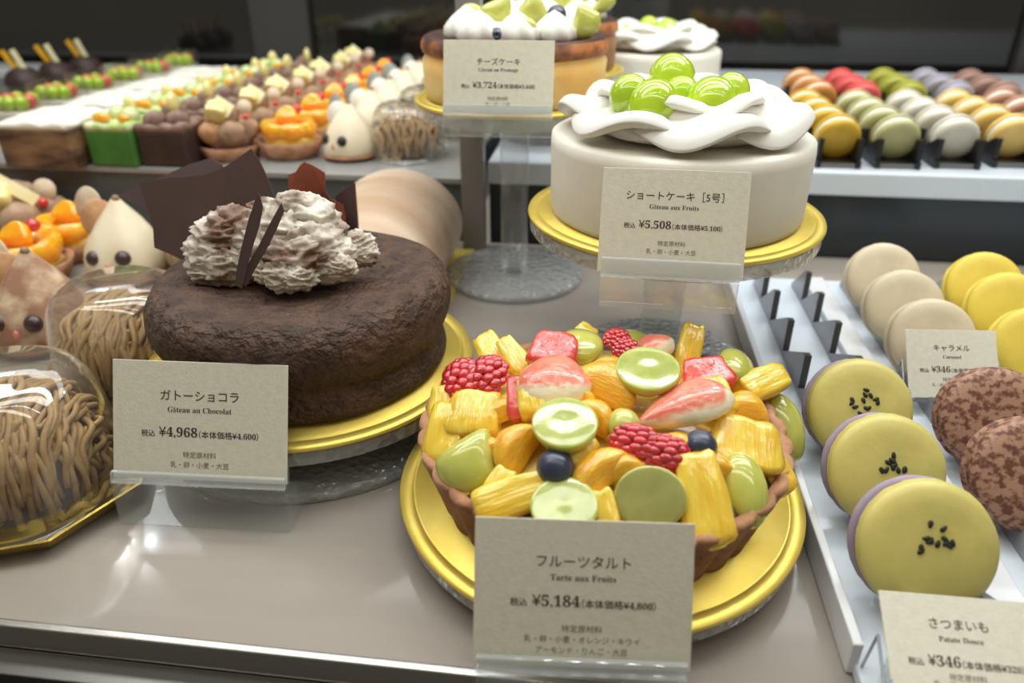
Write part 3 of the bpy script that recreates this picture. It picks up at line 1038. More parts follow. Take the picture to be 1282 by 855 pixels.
# ------------------------------------------------------------------ mont blancs under clear domes
def mont_blanc(loc, rz, R, H, label, lab_dome, lab_tray, seed, tray=True, nstr=66):
    G1 = 'chestnut cream cakes under clear domes'
    if tray:
        tag(obj('gold_tray', L([(0, 0), (R * 1.36, 0), (R * 1.44, .003), (R * 1.56, .009), (R * 1.60, .0088), (R * 1.57, .0075), (R * 1.46, .0022), (R * 1.38, -.0012), (0, -.0012)], 8), M_goldtray,
                loc=(loc[0], loc[1], loc[2] + .0014), smooth=False), lab_tray, 'tray')
    z0 = loc[2] + (.0017 if tray else .0002)
    t = thing('mont_blanc', label, 'cake', (loc[0], loc[1], z0), rz=rz)
    b = bmesh.new()
    blob(b, (0, 0, H * .42), (R * .86, R * .86, H * .5), .06, 2, seed, 4)
    for v in b.verts:
        v.co.z = max(v.co.z, .0002)
    obj('cream_mound', b, M_core, t)
    b = bmesh.new()
    rnd = random.Random(seed)
    rs = R * .043
    for i in range(nstr):
        o = -1.0 + 2.0 * (i + .5) / nstr
        o *= .97
        pts = []
        c1, c2 = rnd.uniform(0, 6), rnd.uniform(0, 6)
        lift = rnd.uniform(0, rs * 2.0)
        hw = sqrt(max(.02, 1 - o * o))
        M = 30
        l0, l1 = rnd.uniform(0, .06), rnd.uniform(0, .06)
        for j in range(M + 1):
            a = -pi / 2 + pi * (l0 + (1 - l0 - l1) * j / M)
            yy = sin(a) * hw * R
            sq = abs(cos(a)) ** .55
            zz = H * sq * hw ** .8
            x = o * R + R * (.07 * sin(a * 3.0 + c1) + .05 * sin(a * 6.5 + c2))
            k = 1 + lift / R
            pts.append((x * k, yy * k, max(rs * .8, zz * (1 + lift / H))))
        tube(b, pts, rs * rnd.uniform(.9, 1.15), 7)
    for i in range(nstr // 3):  # loose strands lying across
        a0 = rnd.uniform(0, 2 * pi)
        pts = []
        r1 = R * rnd.uniform(.5, .95)
        cx, cy = R * .35 * cos(a0), R * .35 * sin(a0)
        span = rnd.uniform(1.2, 2.6)
        for j in range(19):
            a = a0 - span / 2 + span * j / 18
            x, y = cx + r1 * .75 * cos(a), cy + r1 * .75 * sin(a)
            rr = min(1, sqrt(x * x + y * y) / R)
            z = H * (1 - rr * rr) ** .38 + rs * 2.4
            kk = 1.05 if rr >= .999 else 1
            pts.append((x * kk, y * kk, max(rs, z - .002 * sin(j))))
        tube(b, pts, rs, 7)
    obj('chestnut_strands', b, M_noodle, t)
    # dome cover
    D, HD = R * 1.17, H * 1.22
    prof = [(D * 1.10, .0003), (D * 1.07, .0012), (D * 1.05, .0012), (D * 1.02, .004), (D * 1.0, HD * .45), (D * .97, HD * .60), (D * .965, HD * .615), (D * .90, HD * .80), (D * .78, HD * .93), (D * .62, HD * .985), (D * .5, HD * .985), (D * .46, HD), (0, HD)]
    d = obj('dome_cover', L(prof, 72), M_pet, loc=(loc[0], loc[1], z0 + .0004), recalc=True)
    m = d.modifiers.new('thickness', 'SOLIDIFY')
    m.thickness = .0004
    tag(d, lab_dome, 'lid')
    return t


M_goldtray = mat('gold_plastic', (214, 186, 92), (200, 170, 76), 60, .25, .04, 80, metal=.75)
mont_blanc((-.281, .268, 0), .35, .0385, .056, 'large chestnut strand cake nearest the front edge of the shelf, on a gold tray', 'clear dome over the nearest chestnut strand cake',
           'octagonal gold tray under the nearest chestnut strand cake', 1)
mont_blanc((-.288, .376, 0), .1, .0365, .056, 'chestnut cream strand cake beside the chocolate cake', 'clear dome over the strand cake beside the chocolate cake',
           'octagonal gold tray under the strand cake beside the chocolate cake', 2)
mont_blanc((-.322, .560, 0), .2, .034, .050, 'small chestnut strand cake half hidden behind the big chocolate shard', 'clear dome half hidden behind the big chocolate shard',
           'gold tray half hidden behind the big chocolate shard', 3)


# ------------------------------------------------------------------ little mouse-shaped cream cakes
def pear(b, R, H, seed=0):
    prof = [(0, 0), (R * .94, 0), (R, H * .06), (R * .99, H * .2), (R * .92, H * .35), (R * .76, H * .52), (R * .55, H * .68), (R * .34, H * .81), (R * .17, H * .92), (R * .10, H * .97), (0, H)]
    lathe(b, prof, 40, fr=lambda a, i: 1 + .035 * sin(6 * a + i * .25) * (1 if i < 9 else 0))
    for v in b.verts:
        v.co.x += .10 * R * (v.co.z / H) ** 2
    return b


def ball(r, c, m, name, t, sub=3, sc=(1, 1, 1), amp=.0):
    b = bmesh.new()
    blob(b, (0, 0, 0), (r * sc[0], r * sc[1], r * sc[2]), amp, 1.5, 1, sub)
    return obj(name, b, m, t, loc=c)


def disc(r, th, c, m, name, t, rot=(pi / 2, 0, 0), oval=1.0):
    b = L([(0, -th / 2), (r * .96, -th / 2), (r, 0), (r * .96, th / 2), (0, th / 2)], 24)
    for v in b.verts:
        v.co.y *= oval
    o = obj(name, b, m, t, loc=c)
    o.rotation_euler = rot
    return o


def mouse_cake(loc, rz, R, H, label, brown, group, eye=M_eye, ear=M_almond, ear2=M_nut):
    t = thing('mouse_cake', label, 'cake', loc, group, rz)
    mod_sub(obj('tart_shell', L([(0, 0), (R * 1.02, 0), (R * 1.1, H * .10), (R * 1.04, H * .11), (0, H * .10)], 40), M_crust, t), 1)
    o = obj('cream_body', pear(bmesh.new(), R, H), M_mousebrown if brown else M_mouse, t)
    o.location = (0, 0, H * .08)
    for s in (-1, 1):
        ball(R * .20, (s * R * .36, -R * .80, H * .40), eye, 'eye', t)
        disc(R * .44, R * .06, (-R * .72 if s < 0 else -R * .36, R * .18 if s < 0 else -R * .12, H * .92 if s < 0 else H * .80), ear if s < 0 else ear2, 'ear', t, (pi / 2 - .2, 0, s * .3), 1.15)
    ball(R * .08, (.0, -R * .93, H * .28), M_nose, 'nose', t, 2, (1, .8, 1.8))
    ball(R * .10, (R * .12, -R * .02, H * 1.05), mat('snout_tip', (150, 120, 90), rough=.5), 'snout', t, 2)
    return t


p = P(60, 420, .004)
mouse_cake((p.x, p.y, .0005), .12, .031, .064, 'brown-dusted pointed mouse-face cream cake between the two nearest domes', True, 'mouse-face cakes on the lower shelf')
p = P(163, 340, .004)
mouse_cake((p.x, p.y, .0005), .12, .032, .064, 'pale pointed mouse-face cream cake behind the second dome', False, 'mouse-face cakes on the lower shelf')


# ------------------------------------------------------------------ mandarin tartlets and puff cakes
def mandarin_tart(loc, label, group, R=.033, n=6, berry=True, rz=0):
    t = thing('mandarin_tart', label, 'tart', loc, group, rz)
    NF = 20
    obj('crust', L([(0, 0), (R * .8, 0), (R * .9, .006), (R, .016), (R * .96, .0165), (R * .88, .013), (0, .013)], NF * 6,
                   fr=lambda a, i: 1 + (.03 * abs(sin(a * NF / 2)) if 1 < i < 5 else 0)), M_crust, t)
    obj('cream', L([(0, .0135), (R * .85, .0135), (R * .7, .021), (R * .35, .027), (0, .028)], 40), M_custard, t)
    for k in range(n):
        a = 2 * pi * k / n
        b, _ = f_orange(k)
        for v in b.verts:
            v.co = Vector((v.co.x * R * .52, v.co.y * R * .40, v.co.z * R * .36))
        o = obj('mandarin_segment', b, M_mandarin, t, loc=(R * .52 * cos(a), R * .52 * sin(a), .027))
        o.rotation_euler = (Matrix.Rotation(a - pi / 2, 3, 'Z') @ Matrix.Rotation(-.5, 3, 'X')).to_euler()
    b, _ = f_orange(9)
    for v in b.verts:
        v.co *= R * .36
    o = obj('mandarin_segment', b, M_mandarin, t, loc=(0, 0, .037))
    if berry:
        ball(R * .16, (R * .2, R * .35, .043), M_red, 'red_berry', t)
    return t


GT = 'mandarin tartlets on the lower shelf'
p = P(38, 350, .0)
mandarin_tart((p.x, p.y, .0005), 'glossy orange mandarin tartlet behind the brown mouse cake', GT, .036)
p = P(98, 318, .0)
mandarin_tart((p.x, p.y, .0005), 'glossy orange mandarin tartlet beside the pale mouse cake', GT, .034)


def puff_cake(loc, label, group, R=.034, seed=0, stick=True, small=False, rz=0):
    t = thing('puff_cake', label, 'cake', loc, group, rz)
    rnd = random.Random(seed)
    obj('tart_shell', L([(0, 0), (R * .82, 0), (R, .013), (R * .95, .0135), (R * .9, .011), (0, .011)], 48, fr=lambda a, i: 1 + .02 * sin(18 * a) * (0 < i < 3)), M_crust, t)
    b = bmesh.new()
    blob(b, (0, 0, .020), (R * .75, R * .75, .016), .1, 2, seed, 3)
    obj('cream_filling', b, M_duskcake, t)
    for k in range(5):
        a = 2 * pi * k / 5 + .3
        ball(R * .42, (R * .55 * cos(a), R * .55 * sin(a), .026), M_nut if k % 2 else M_puff, 'choux_puff', t, 3, (1, 1, .92), .1)
    ball(R * .44, (0, 0, .040), M_puff, 'choux_puff', t, 3, (1, 1, .9), .1)
    b, _ = f_pine(seed)
    for v in b.verts:
        v.co = Vector((v.co.x * R * .34, v.co.y * R * .25, v.co.z * R * .3))
    o = obj('pear_piece', b, M_palepear, t, loc=(-R * .12, -R * .42, .045))
    o.rotation_euler = (.6, .3, .4)
    if stick:
        q = bx(-R * .68, R * .68, -R * .13, R * .13, -.0011, .0011) if not small else bx(-R * .3, R * .3, -R * .24, R * .24, -.0011, .0011)
        o = obj('white_chocolate_bar', q, M_whitechoc, t, loc=(R * .08, -R * .30, .058 if not small else .050), smooth=False)
        o.rotation_euler = (radians(60), radians(35), radians(10))
    ball(R * .11, (R * .75, -R * .2, .040), M_red, 'red_berry', t, 2)
    disc(R * .24, .002, (R * .62, R * .1, .048), M_almond, 'almond_slice', t, (pi / 2 - .3, 0, .3))
    return t


GP = 'choux puff tarts on the lower shelf'
p = P(38, 300, .0)
puff_cake((p.x, p.y, .0005), 'choux puff tart topped with a white chocolate bar, at the back of the lower shelf', GP, .043, 1)
p = P(-2, 300, .0)
puff_cake((p.x - .045, p.y, .0005), 'choux puff tart cut off by the photo edge', GP, .040, 4, False)


# ------------------------------------------------------------------ small cakes on the back tier
Z1 = .0624


def layer_cake(loc, label, group, w, d, h, m_side, m_top, toppings, rz=0, name='layer_cake'):
    t = thing(name, label, 'cake', loc, group, rz)
    mod_bev(obj('cake_block', bx(-w / 2, w / 2, -d / 2, d / 2, 0, h), m_side, t, smooth=False), .002, 3)
    b = bmesh.new()
    sheet(b, 14, 14, lambda u, v: Vector(((u - .5) * w * .97, (v - .5) * d * .97, h + .006 + .0035 * noise.noise(Vector((u * 5, v * 5, w * 90))))),
          lambda u, v: Vector(((u - .5) * w * .99, (v - .5) * d * .99, h - .0001)))
    obj('cream_top', b, m_top, t)
    for nm, m, x, y, z, r, sc in toppings:
        ball(r, (x * w, y * d, h + z), m, nm, t, 2, sc, .08)
    return t


def row(fn, base_px, z, n, dy, group, lab, dx=0.0, y0=None, x=None):
    """one built cake and its copies, running back in a line"""
    if base_px:
        p = P(base_px[0] + 20, base_px[1] + 6, z)
    else:
        p = Vector((x, y0, z))
    first = None
    for k in range(n):
        loc = (p.x + dx * k, p.y + dy * k, z)
        l = lab % (ORD[k])
        if first is None:
            first = fn(loc, l, group)
        else:
            c = dup(first, loc, l, rz=(k * .13 if k % 2 else -k * .1) * .5)
    return first


g = 'marbled loaf cakes on the back tier'
row(lambda l, s, gr_: layer_cake(l, s, gr_, .072, .080, .036, M_loafside, M_cream, [], name='loaf_cake'), (66, 192), Z1, 4, .095, g,
    'white-topped marbled loaf cake beside the green ones, %s in its row')
g = 'green square cakes on the back tier'
tops = [('orange_piece', M_mandarin, -.22, -.25, .010, .0065, (1.4, .8, .8)), ('green_cream', M_greentop, .22, .05, .010, .010, (1, 1, .8)), ('green_cream', M_greentop, -.15, .22, .010, .009, (1, 1, .8)),
        ('pear_piece', M_palepear, .1, .3, .016, .008, (.8, .5, 1.3)), ('orange_piece', M_mandarin, .28, -.28, .010, .005, (1.3, .8, .8))]
row(lambda l, s, gr_: layer_cake(l, s, gr_, .046, .046, .033, M_greencake, M_greentop, tops), (142, 195), Z1, 6, .070, g,
    'bright green square cake with green cream and orange pieces, %s in its row', dx=0)
g = 'dark square cakes on the back tier'
tops = [('cocoa_swirl', M_duskcake, -.2, -.2, .008, .011, (1, 1, .9)), ('cocoa_swirl', M_duskcake, .22, -.1, .008, .011, (1, 1, .9)), ('cocoa_swirl', M_duskcake, 0, .22, .012, .012, (1, 1, .9)),
        ('pear_piece', M_palepear, .1, .05, .022, .009, (.5, 1, 1.2))]
row(lambda l, s, gr_: layer_cake(l, s, gr_, .048, .048, .032, M_darkcake, M_duskcake, tops), (204, 195), Z1, 6, .070, g,
    'dark chocolate square cake topped with cocoa swirls, %s in its row')
row(lambda l, s, gr_: puff_cake(l, s, gr_, .030, 7, True, True), (272, 190), Z1, 7, .070, 'choux puff cakes on the back tier', 'choux puff cake on the back tier beside the dark cakes, %s in its row')
row(lambda l, s, gr_: mandarin_tart(l, s, gr_, .031, 6), (346, 188), Z1, 6, .070, 'mandarin tarts on the back tier', 'mandarin tart on the back tier between puffs and white mouse cakes, %s in its row')
row(lambda l, s, gr_: mouse_cake(l, -.4, .026, .050, s, False, gr_, M_eyeblack, M_ear, M_cream), (420, 190), Z1, 5, .075, 'white mouse cakes on the back tier',
    'white mouse-face cake with black eyes on the back tier, %s in its row')
for k in range(3):
    p = P(512, 194, Z1)
    mont_blanc((p.x + .002 * k, p.y + .09 * k, Z1), .3, .031, .042, 'chestnut strand cake on the back tier behind the roll cake, %s in its row' % ORD[k],
               'clear dome on the back tier behind the roll cake, %s in its row' % ORD[k], '', 20 + k, False, 22)


def jelly_cake(l, s, gr_):
    t = thing('jelly_cake', s, 'cake', l, gr_)
    w = .045
    mod_bev(obj('sponge_base', bx(-w / 2, w / 2, -w / 2, w / 2, 0, .018), M_palecake, t, smooth=False), .002)
    mod_bev(obj('cream_layer', bx(-w / 2, w / 2, -w / 2, w / 2, .0182, .026), M_cream, t, smooth=False), .002)
    for i, (x, y, m, nm) in enumerate([(-.25, -.28, M_grape, 'grape'), (.05, -.30, M_grape, 'grape'), (.3, -.22, M_grape, 'grape'), (-.28, .08, M_strawb, 'strawberry'), (.02, .02, M_strawb, 'strawberry'),
                                       (.28, .1, M_strawb, 'strawberry'), (-.2, .32, M_grape, 'grape'), (.18, .32, M_grape, 'grape')]):
        ball(.0082, (x * w, y * w, .034), m, nm, t, 2, (1, 1, 1.05), .03)
    b = bx(-w / 2 - .0006, w / 2 + .0006, -w / 2 - .0006, w / 2 + .0006, .0, .046)
    bmesh.ops.delete(b, geom=[f for f in b.faces if abs(f.normal.z) > .9] or [f for f in b.faces if abs(f.calc_center_median().z - .023) > .02], context='FACES')
    obj('clear_wrap', b, M_pet, t, smooth=False)
    return t


row(jelly_cake, (12, 160), Z1, 6, .070, 'grape and strawberry jelly cakes on the back tier', 'small square cake of grapes and red jelly beside the loaf cakes, %s in its row')


def flag_cake(l, s, gr_):
    t = thing('chocolate_dome_cake', s, 'cake', l, gr_)
    b = bmesh.new()
    blob(b, (0, 0, .016), (.025, .025, .022), .05, 2, 3, 3)
    for v in b.verts:
        v.co.z = max(0, v.co.z)
    obj('chocolate_dome', b, M_darkcake, t)
    o = obj('orange_stick', bx(-.0035, .0035, -.001, .001, 0, .028), M_mandarin, t, loc=(-.004, -.004, .034), smooth=False)
    o.rotation_euler = (0, -.5, .2)
    o = obj('white_stick', bx(-.0035, .0035, -.001, .001, 0, .028), M_whitechoc, t, loc=(.008, -.004, .034), smooth=False)
    o.rotation_euler = (0, -.35, .2)
    return t


p = P(36, 118, Z1)
q = P(112, 100, Z1)
row(flag_cake, None, Z1, 3, (q.y - p.y) / 2, 'chocolate domes at the back of the tier', 'chocolate dome cake with an orange and a white stick, %s in its row', dx=(q.x - p.x) / 2, x=p.x, y0=p.y)


# ------------------------------------------------------------------ macarons
def macaron_parts(t, R, TH, m_front, m_back, m_fill, sesame=False):
    """axis along local +z = front shell; centre at origin"""
    h = TH * .36
    g = TH * .5 - h
    shell = [(0, 0), (R * .90, 0), (R * .985, h * .08), (R * 1.0, h * .22), (R * .97, h * .34), (R * .985, h * .42), (R * .96, h * .62), (R * .86, h * .84), (R * .66, h * .96), (R * .35, h), (0, h)]
    rr = lambda a, i: 1 + (.018 * noise.noise(Vector((cos(a) * 14, sin(a) * 14, i * 2.0))) if 1 <= i <= 4 else .006 * noise.noise(Vector((cos(a) * 2, sin(a) * 2, i * .3))))
    o = obj('shell', L(shell, 72, fr=rr), m_front, t, loc=(0, 0, g))
    o2 = obj('shell', L(shell, 72, fr=rr), m_back, t, loc=(0, 0, -g))
    o2.rotation_euler = (pi, 0, 0)
    obj('filling', L([(0, -g * 1.0 + .00005), (R * .92, -g + .00005), (R * .94, 0), (R * .92, g - .00005), (0, g - .00005)], 56), m_fill, t)
    if sesame:
        o['label'] = 'pale yellow coated shell'
        rnd = random.Random(sesame)
        for k in range(12):
            a = rnd.uniform(0, 2 * pi)
            r = R * rnd.uniform(.03, .27)
            b = bmesh.new()
            blob(b, (0, 0, 0), (.0017, .0010, .0006), .05, 1, 0, 2, squash=lambda p: Vector((p.x, p.y * (1 - .25 * p.x / .002), p.z)))
            s = obj('sesame_seed', b, M_sesame, o, loc=(r * cos(a) * 1.1, r * sin(a) * .9 + R * .15, h + .0002))
            s.rotation_euler = (0, 0, rnd.uniform(0, 6))


M_sesame = mat('black_sesame', (40, 44, 34), (64, 66, 50), 300, .45)


def mm(n, c, c2=None, **k):
    return mat('macaron_' + n, c, c2 or tuple(int(v * .94) for v in c), k.pop('scale', 50), k.pop('rough', .5), .06, 300, sss=.08, **k)


MB, MY, MW = mm('beige', (226, 210, 178)), mm('yellow', (240, 212, 84)), mm('coated', (226, 212, 124), rough=.38)
MLAV = mm('lavender', (168, 152, 168))
MCO = mm('cocoa', (178, 136, 112), (112, 70, 52), scale=330, lo=.44, hi=.60, detail=3)
MFW = mm('cream_filling', (240, 232, 214))
MFB = mm('brown_filling', (150, 116, 84))
TILT = radians(60)  # face turned up 30 degrees from vertical
GM = 'macarons in the near rack'


def macaron(px, py, z, R, TH, ms, label, group, tilt=TILT, sesame=0, rz=0.0):
    p = P(px, py, z)
    t = thing('macaron', label, 'macaron', p, group)
    t.rotation_euler = (tilt, 0, rz)
    macaron_parts(t, R, TH, *ms, sesame=sesame)
    return t


for i, (px, py, r, lab) in enumerate([(1072, 512, .0262, 'farthest'), (1104, 587, .0258, 'middle one'), (1153, 681, .0270, 'nearest')]):
    macaron(px, py, .0345, r, .021, (MW, MLAV, MLAV), 'yellow-coated lavender macaron with black sesame, %s of its row' % lab, GM, sesame=3 + i)
for i, (px, py, lab) in enumerate([(1103, 348, 'farthest'), (1129, 385, 'middle one'), (1163, 425, 'nearest')]):
    macaron(px, py, .0345, .0248, .020, (MB, MB, MFB if i == 2 else MB), 'plain beige macaron in the rack, %s of its row' % lab, GM, rz=-.12)
for i, (px, py, lab) in enumerate([(1241, 524, 'farther of two'), (1287, 594, 'nearer of two')]):
    macaron(px, py, .0345, .0262, .022, (MCO, MCO, MCO), 'cocoa-dusted brown macaron in front of the caramel card, %s' % lab, GM, rz=-.2)
for i, (px, py, lab) in enumerate([(1229, 360, 'farthest'), (1258, 388, 'middle one'), (1292, 436, 'nearest')]):
    macaron(px, py, .0345, .0245, .020, (MY, MY, MFW), 'bright yellow macaron with white filling, %s of its row' % lab, GM, rz=-.2)


# the rack
def rail_bm(x, w, ys, z0, z1, back, fx=.03):
    """saw-toothed strip: an upright front edge per slot, sloping down behind"""
    pts = []
    for y in ys:
        pts += [(y, z0), (y, z1), (y + .006, z1 - .0008)]
    last = ys[-1] + (ys[1] - ys[0])
    prof = [(ys[0] - fx, 0), (ys[0] - fx, z0)] + pts + [(min(last, back), z0), (min(last, back), 0)]
    b = bmesh.new()
    A = [b.verts.new((x - w / 2, y, z)) for y, z in prof]
    B = [b.verts.new((x + w / 2, y, z)) for y, z in prof]
    n = len(prof)
    fs = [b.faces.new(A), b.faces.new(B[::-1])]
    for i in range(n):
        f = b.faces.new((A[i], B[i], B[(i + 1) % n], A[(i + 1) % n]))
        if i >= 2 and i < n - 2 and (i - 2) % 3 in (0, 1):
            f.material_index = 1
    b.normal_update()
    bmesh.ops.triangulate(b, faces=fs)
    return b


rack = thing('macaron_rack', 'white rack of saw-toothed grey rails holding the near macarons', 'display rack', (0, 0, .0003))
mod_bev(obj('base_plate', bx(.106, .50, .194, .585, 0, .006), M_bluewhite, rack, smooth=False), .001)
mod_bev(obj('side_wall', bx(.1035, .1075, .205, .580, 0, .016), M_white, rack, smooth=False), .0008)
ys = [.208, .256, .305, .355, .404, .452, .498, .536]
for i, xr in enumerate((.1285, .1585)):
    obj('toothed_rail', rail_bm(xr, .0042, ys, .0085, .031, .57), [M_grey, M_darkedge], rack, smooth=False)
for x in (.197, .227, .266, .296):
    obj('toothed_rail', rail_bm(x, .0042, [.22, .268, .312, .36, .405, .452, .498, .545], .0085, .030, .575), [M_grey, M_darkedge], rack, smooth=False)
for x in (.1745, .2465):
    mod_bev(obj('divider_strip', bx(x - .008, x + .008, .20, .580, .0062, .0105), M_white, rack, smooth=False), .0008)
obj('front_plate', bx(.112, .173, .195, .1975, .0062, .020), M_ac, rack, smooth=False)

# far macarons, on the white slab
ZB = .0792
GB = 'macarons on the far white slab'
far = {}


def far_row(px, py, n, dy, c, fill, lab, tint, R=.0190):
    p = P(px, py, ZB)
    m = mm(tint, c)
    rk = thing('macaron_holder', 'dark pronged holder under the %s macarons on the far slab' % lab, 'display rack', (p.x, p.y, ZB + .0002), 'dark macaron holders on the far slab')
    for s in (-1, 1):
        obj('prong_rail', rail_bm(s * .0165, .004, [dy * k - .021 for k in range(n)], .006, .024, 9, .003), [M_black, M_black], rk, smooth=False)
    obj('holder_base', bx(-.0145, .0145, -.022, dy * n - .022, 0, .004), M_steel, rk, smooth=False)
    first = None
    for k in range(n):
        loc = (p.x, p.y + dy * k - .002, ZB + .0225)
        label = '%s macaron on the far slab, %s in its row' % (lab, ORD[k])
        if first is None:
            first = thing('macaron', label, 'macaron', loc, GB)
            first.rotation_euler = (radians(110), 0, 0)
            macaron_parts(first, R, .019, m, m, mm(*fill))
        else:
            dup(first, loc, label, rot=(radians(110), 0, .05 * (-1) ** k))


WF = ('white_filling', (238, 234, 220))
far_row(1040, 202, 4, .042, (214, 172, 48), WF, 'mustard yellow', 'mustard')
far_row(1112, 203, 4, .042, (186, 184, 128), WF, 'pale olive', 'olive')
far_row(1184, 203, 4, .042, (214, 208, 190), WF, 'off-white', 'offwhite')
far_row(1254, 202, 4, .042, (232, 196, 110), WF, 'warm straw yellow', 'straw')
far_row(1320, 200, 4, .042, (190, 140, 112), WF, 'light tan', 'tan')
far_row(1018, 150, 3, .046, (206, 138, 66), WF, 'burnt orange', 'burntorange')
far_row(1072, 150, 3, .046, (226, 96, 92), ('redf', (210, 84, 80)), 'coral red', 'coral')
far_row(1129, 149, 3, .046, (170, 170, 62), ('greenf', (160, 160, 66)), 'moss green', 'moss')
far_row(1186, 149, 3, .046, (176, 170, 172), ('lavf', (150, 146, 178)), 'greyish lavender', 'greylav')
far_row(1246, 151, 3, .046, (168, 132, 116), ('brownf', (150, 116, 100)), 'dusty brown', 'dusty')


# ------------------------------------------------------------------ price cards
def serif(s):
    o = ''
    for ch in s:
        if 'A' <= ch <= 'Z':
            o += chr(0x1D400 + ord(ch) - 65)
        elif 'a' <= ch <= 'z':
            o += chr(0x1D41A + ord(ch) - 97)
        elif '0' <= ch <= '9':
            o += chr(0x1D7CE + ord(ch) - 48)
        else:
            o += ch
    return o


def text_mesh(s, off):
    c = bpy.data.curves.new('tmp_text', 'FONT')
    c.body = s
    c.size = 1
    c.offset = off
    c.resolution_u = 3
    c.extrude = .012
    o = bpy.data.objects.new('tmp_text', c)
    COL.objects.link(o)
    dg = bpy.context.evaluated_depsgraph_get()
    me = bpy.data.meshes.new_from_object(o.evaluated_get(dg))
    bpy.data.objects.remove(o)
    bpy.data.curves.remove(c)
    return me


def add_line(bm, pieces, w, cx, cy, mi):
    """pieces: [(text, relative size, weight offset, gap before)]; scaled so that the line is w wide, centred at cx, cy"""
    x = 0
    parts = []
    ymin, ymax = 9, -9
    for s, sz, off, gap in pieces:
        me = text_mesh(s, off)
        xs = [v.co.x for v in me.vertices]
        yv = [v.co.y for v in me.vertices]
        if not xs:
            continue
        x += gap
        parts.append((me, x - min(xs) * sz, sz))
        x += (max(xs) - min(xs)) * sz
        ymin, ymax = min(ymin, min(yv) * sz), max(ymax, max(yv) * sz)
    k = w / x
    ym = (ymin + ymax) / 2
    for me, x0, sz in parts:
        for v in me.vertices:
            v.co = Vector((cx - w / 2 + (v.co.x * sz + x0) * k, cy + (v.co.y * sz - ym) * k, v.co.z * sz * k * .3))
        n = len(bm.faces)
        bm.from_mesh(me)
        bm.faces.ensure_lookup_table()
        for f in bm.faces[n:]:
            f.material_index = mi
        bpy.data.meshes.remove(me)


def card(pos, yaw, lean, w, h, lines, label):
    """pos: bottom centre; the card leans back"""
    t = thing('price_card', label, 'price card', pos)
    t.rotation_euler = (pi / 2 - lean, 0, yaw)
    cs = mod_bev(obj('card_sheet', bx(-w / 2, w / 2, 0, h, -.0006, 0), M_card, t, smooth=False), .0002)
    b = bmesh.new()
    for pieces, lw, fy, mi in lines:
        add_line(b, pieces, lw * w, 0, h * (1 - fy), mi)
    o = obj('lettering', b, [M_ink, M_inklt], cs, loc=(0, 0, .00012), smooth=False, recalc=False)
    return t


def std(title, tw, latin, lw, big, small, ing, ys, pw=.67):
    L_ = [([(title, 1, .002, 0)], tw, ys[0], 0), ([(serif(latin), 1, -.004, 0)], lw, ys[1], 0),
          ([('税込', .55, .006, 0), ('¥' + serif(big), 1, .0, .3), ('（本体価格¥', .60, .006, .12), (serif(small), .60, 0, .02), ('）', .60, .004, .02)], pw, ys[2], 0)]
    for (s, w), y in zip(ing, ys[3:]):
        L_.append(([(s, 1, .0, 0)], w, y, 1))
    return L_


def holder(pos, yaw, lean, w, hh, label, mode, drop=.02, dep=.03):
    """clear acrylic card holder: slotted block with two lips, front face following the card's lean"""
    t = thing('card_holder', label, 'card holder', pos)
    t.rotation_euler = (0, 0, yaw)
    k = math.tan(lean)
    b = bmesh.new()

    def prism(prof, m, name):
        q = bmesh.new()
        A = [q.verts.new((-w / 2, y, z)) for y, z in prof]
        B = [q.verts.new((w / 2, y, z)) for y, z in prof]
        q.faces.new(A)
        q.faces.new(B[::-1])
        n = len(prof)
        for i in range(n):
            q.faces.new((A[i], B[i], B[(i + 1) % n], A[(i + 1) % n]))
        return mod_bev(obj(name, q, m, t, smooth=False), .0004)
    g = .0013
    # front and back lips of the slot
    prism([(-g - .0022, -.001), (-g - .0022 + k * hh, hh), (-g + k * hh, hh), (-g, -.001)], M_achaze, 'front_lip')
    prism([(g, -.001), (g + k * hh * 1.6, hh * 1.6), (g + .0022 + k * hh * 1.6, hh * 1.6), (g + .0022, -.001)], M_ac, 'back_lip')
    if mode == 'block':
        prism([(-g - .0022 - .002, -drop), (-g - .0022, -.0012), (g + .0022, -.0012), (dep, -drop + .003), (dep, -drop)], M_ac, 'foot')
    else:
        prism([(-g - .0022, -drop), (-g - .0022, -.0012), (g + .0022, -.0012), (g + .0022, -drop)], M_ac, 'front_plate')
        zt = mode  # height of the tongue over the board (relative)
        prism([(g + .0024, zt), (g + .0024, zt + .0018), (g + .0024 + dep, zt + .0018), (g + .0024 + dep, zt)], M_ac, 'tongue')
    return t


def scaled(pos, s):
    return CP + (Vector(pos) - CP) * s


I4 = '乳・卵・小麦・大豆'
# chocolate cake
p = CP + (Vector((-.1836, .2623, .0199)) - CP) * .98
card(p, .0503, .4192, .0843, .0561, std('ガトーショコラ', .446, 'Gâteau au Chocolat', .365, '4,968', '4,600', [('特定原材料', .19), (I4, .335)], (.285, .405, .60, .785, .87)),
     'cream price card in front of the chocolate cake')
holder(p, .0503, .4192, .0843, .004, 'clear acrylic card holder in front of the chocolate cake', 'block', p.z - .0004, .030)
# tart
s = .945
p = scaled((.0028, .1929, .0032), s)
card(p, .072, .4323, .083 * s, .0572 * s, std('フルーツタルト', .43, 'Tarte aux Fruits', .30, '5,184', '4,800', [('特定原材料', .185), ('乳・卵・小麦・オレンジ・キウイ', .53), ('アーモンド・りんご・大豆', .42)],
                                          (.28, .39, .555, .735, .81, .885), .665), 'largest cream price card in front of the fruit tart')
holder(p, .072, .4323, .080 * s, .0045, 'clear acrylic card holder at the front edge below the fruit tart', 'block', p.z + .0121, .0033)
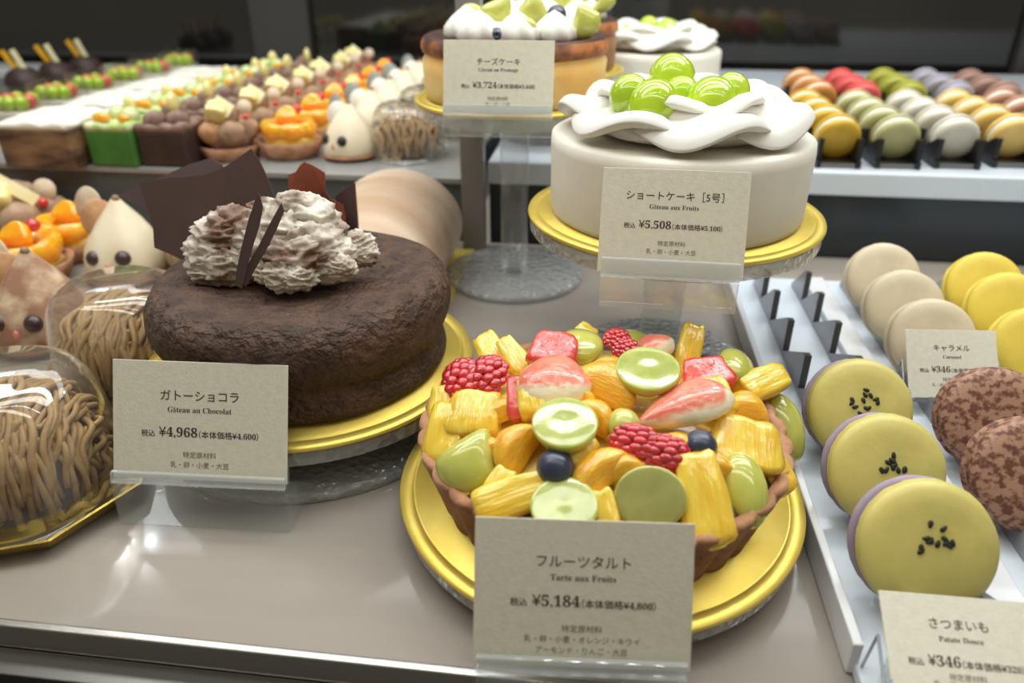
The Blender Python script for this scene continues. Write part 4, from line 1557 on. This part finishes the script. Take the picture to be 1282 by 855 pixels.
# shortcake
s = .925
p = scaled((.0384, .3697, .0932), s)
card(p, -.0165, .3801, .076 * s, .0548 * s, std('ショートケーキ［5号］', .66, 'Gâteau aux Fruits', .335, '5,508', '5,100', [('特定原材料', .19), (I4, .34)], (.25, .355, .53, .70, .78)),
     'cream price card hung in front of the white shortcake')
holder(p, -.0165, .3801, .072 * s, .0075, 'clear acrylic card holder clipped to the shortcake board', SH.z + .0004 - p.z, .0175, .012)
# cheesecake
s = .968
p = scaled((-.0711, .5003, .1493), s)
card(p, .0394, .2763, .073 * s, .0456 * s, std('チーズケーキ', .39, 'Gâteau au Fromage', .36, '3,724', '3,448', [('特定原材料', .19), ('乳・卵・小麦', .22)], (.29, .41, .62, .80, .88)),
     'cream price card in front of the nearer cheesecake')
holder(p, .0394, .2763, .073 * s, .0055, 'clear acrylic card holder clipped to the cheesecake board', CE.z + .0004 - p.z, .015, .012)


def wire_holder(pos, yaw, lean, w, h, foot, label):
    """bent clear rod easel: a back strip with a hooked front lip and two raking legs"""
    t = thing('card_easel', label, 'card holder', pos)
    t.rotation_euler = (0, 0, yaw)
    k = math.tan(lean)
    q = bmesh.new()
    n = Vector((0, cos(lean), -sin(lean)))  # behind the card
    u = Vector((0, sin(lean), cos(lean)))
    for s in (-1, 1):
        x = s * w * .53
        tube(q, [Vector((x, 0, 0)) - n * .004 + u * .004, Vector((x, 0, 0)) - n * .004 - u * .0016, Vector((x, 0, 0)) + n * .0025 - u * .0016, Vector((x, 0, 0)) + n * .0022 + u * h * .55,
                 Vector((x, (n * .0022 + u * h * .55).y + .004, -foot + .0008))], .0006, 8)
    for a, b_ in (((-w * .53, w * .53), -1),):
        tube(q, [Vector((a[0], 0, 0)) + n * .0022 - u * .0016, Vector((a[1], 0, 0)) + n * .0022 - u * .0016], .0008, 8)
    obj('bent_rod', q, mat('clear_rod', (214, 218, 224), rough=.1, trans=.6), t)
    return t


p = Vector((.2092, .3889, .0173))
card(p, .0829, .6533, .052, .040, std('キャラメル', .40, 'Caramel', .20, '346', '320', [('特定原材料', .24), ('乳・卵・大豆・アーモンド', .48)], (.27, .40, .585, .73, .81), .73),
     'small cream price card among the beige and brown macarons')
wire_holder(p, .0829, .6533, .052, .040, p.z - .0065, 'bent clear rod easel holding the card between beige and brown macarons')
p = Vector((.136, .1835, .0190))
card(p, .0075, 1.0075, .052, .0345, std('さつまいも', .385, 'Patate Douce', .29, '346', '320', [('特定原材料', .24), (I4, .45)], (.29, .44, .66, .80, .88), .74),
     'small cream price card below the sesame macarons at the corner')
wire_holder(p, .0075, 1.0075, .052, .0345, p.z - .0022, 'bent clear rod easel holding the card below the sesame macarons')
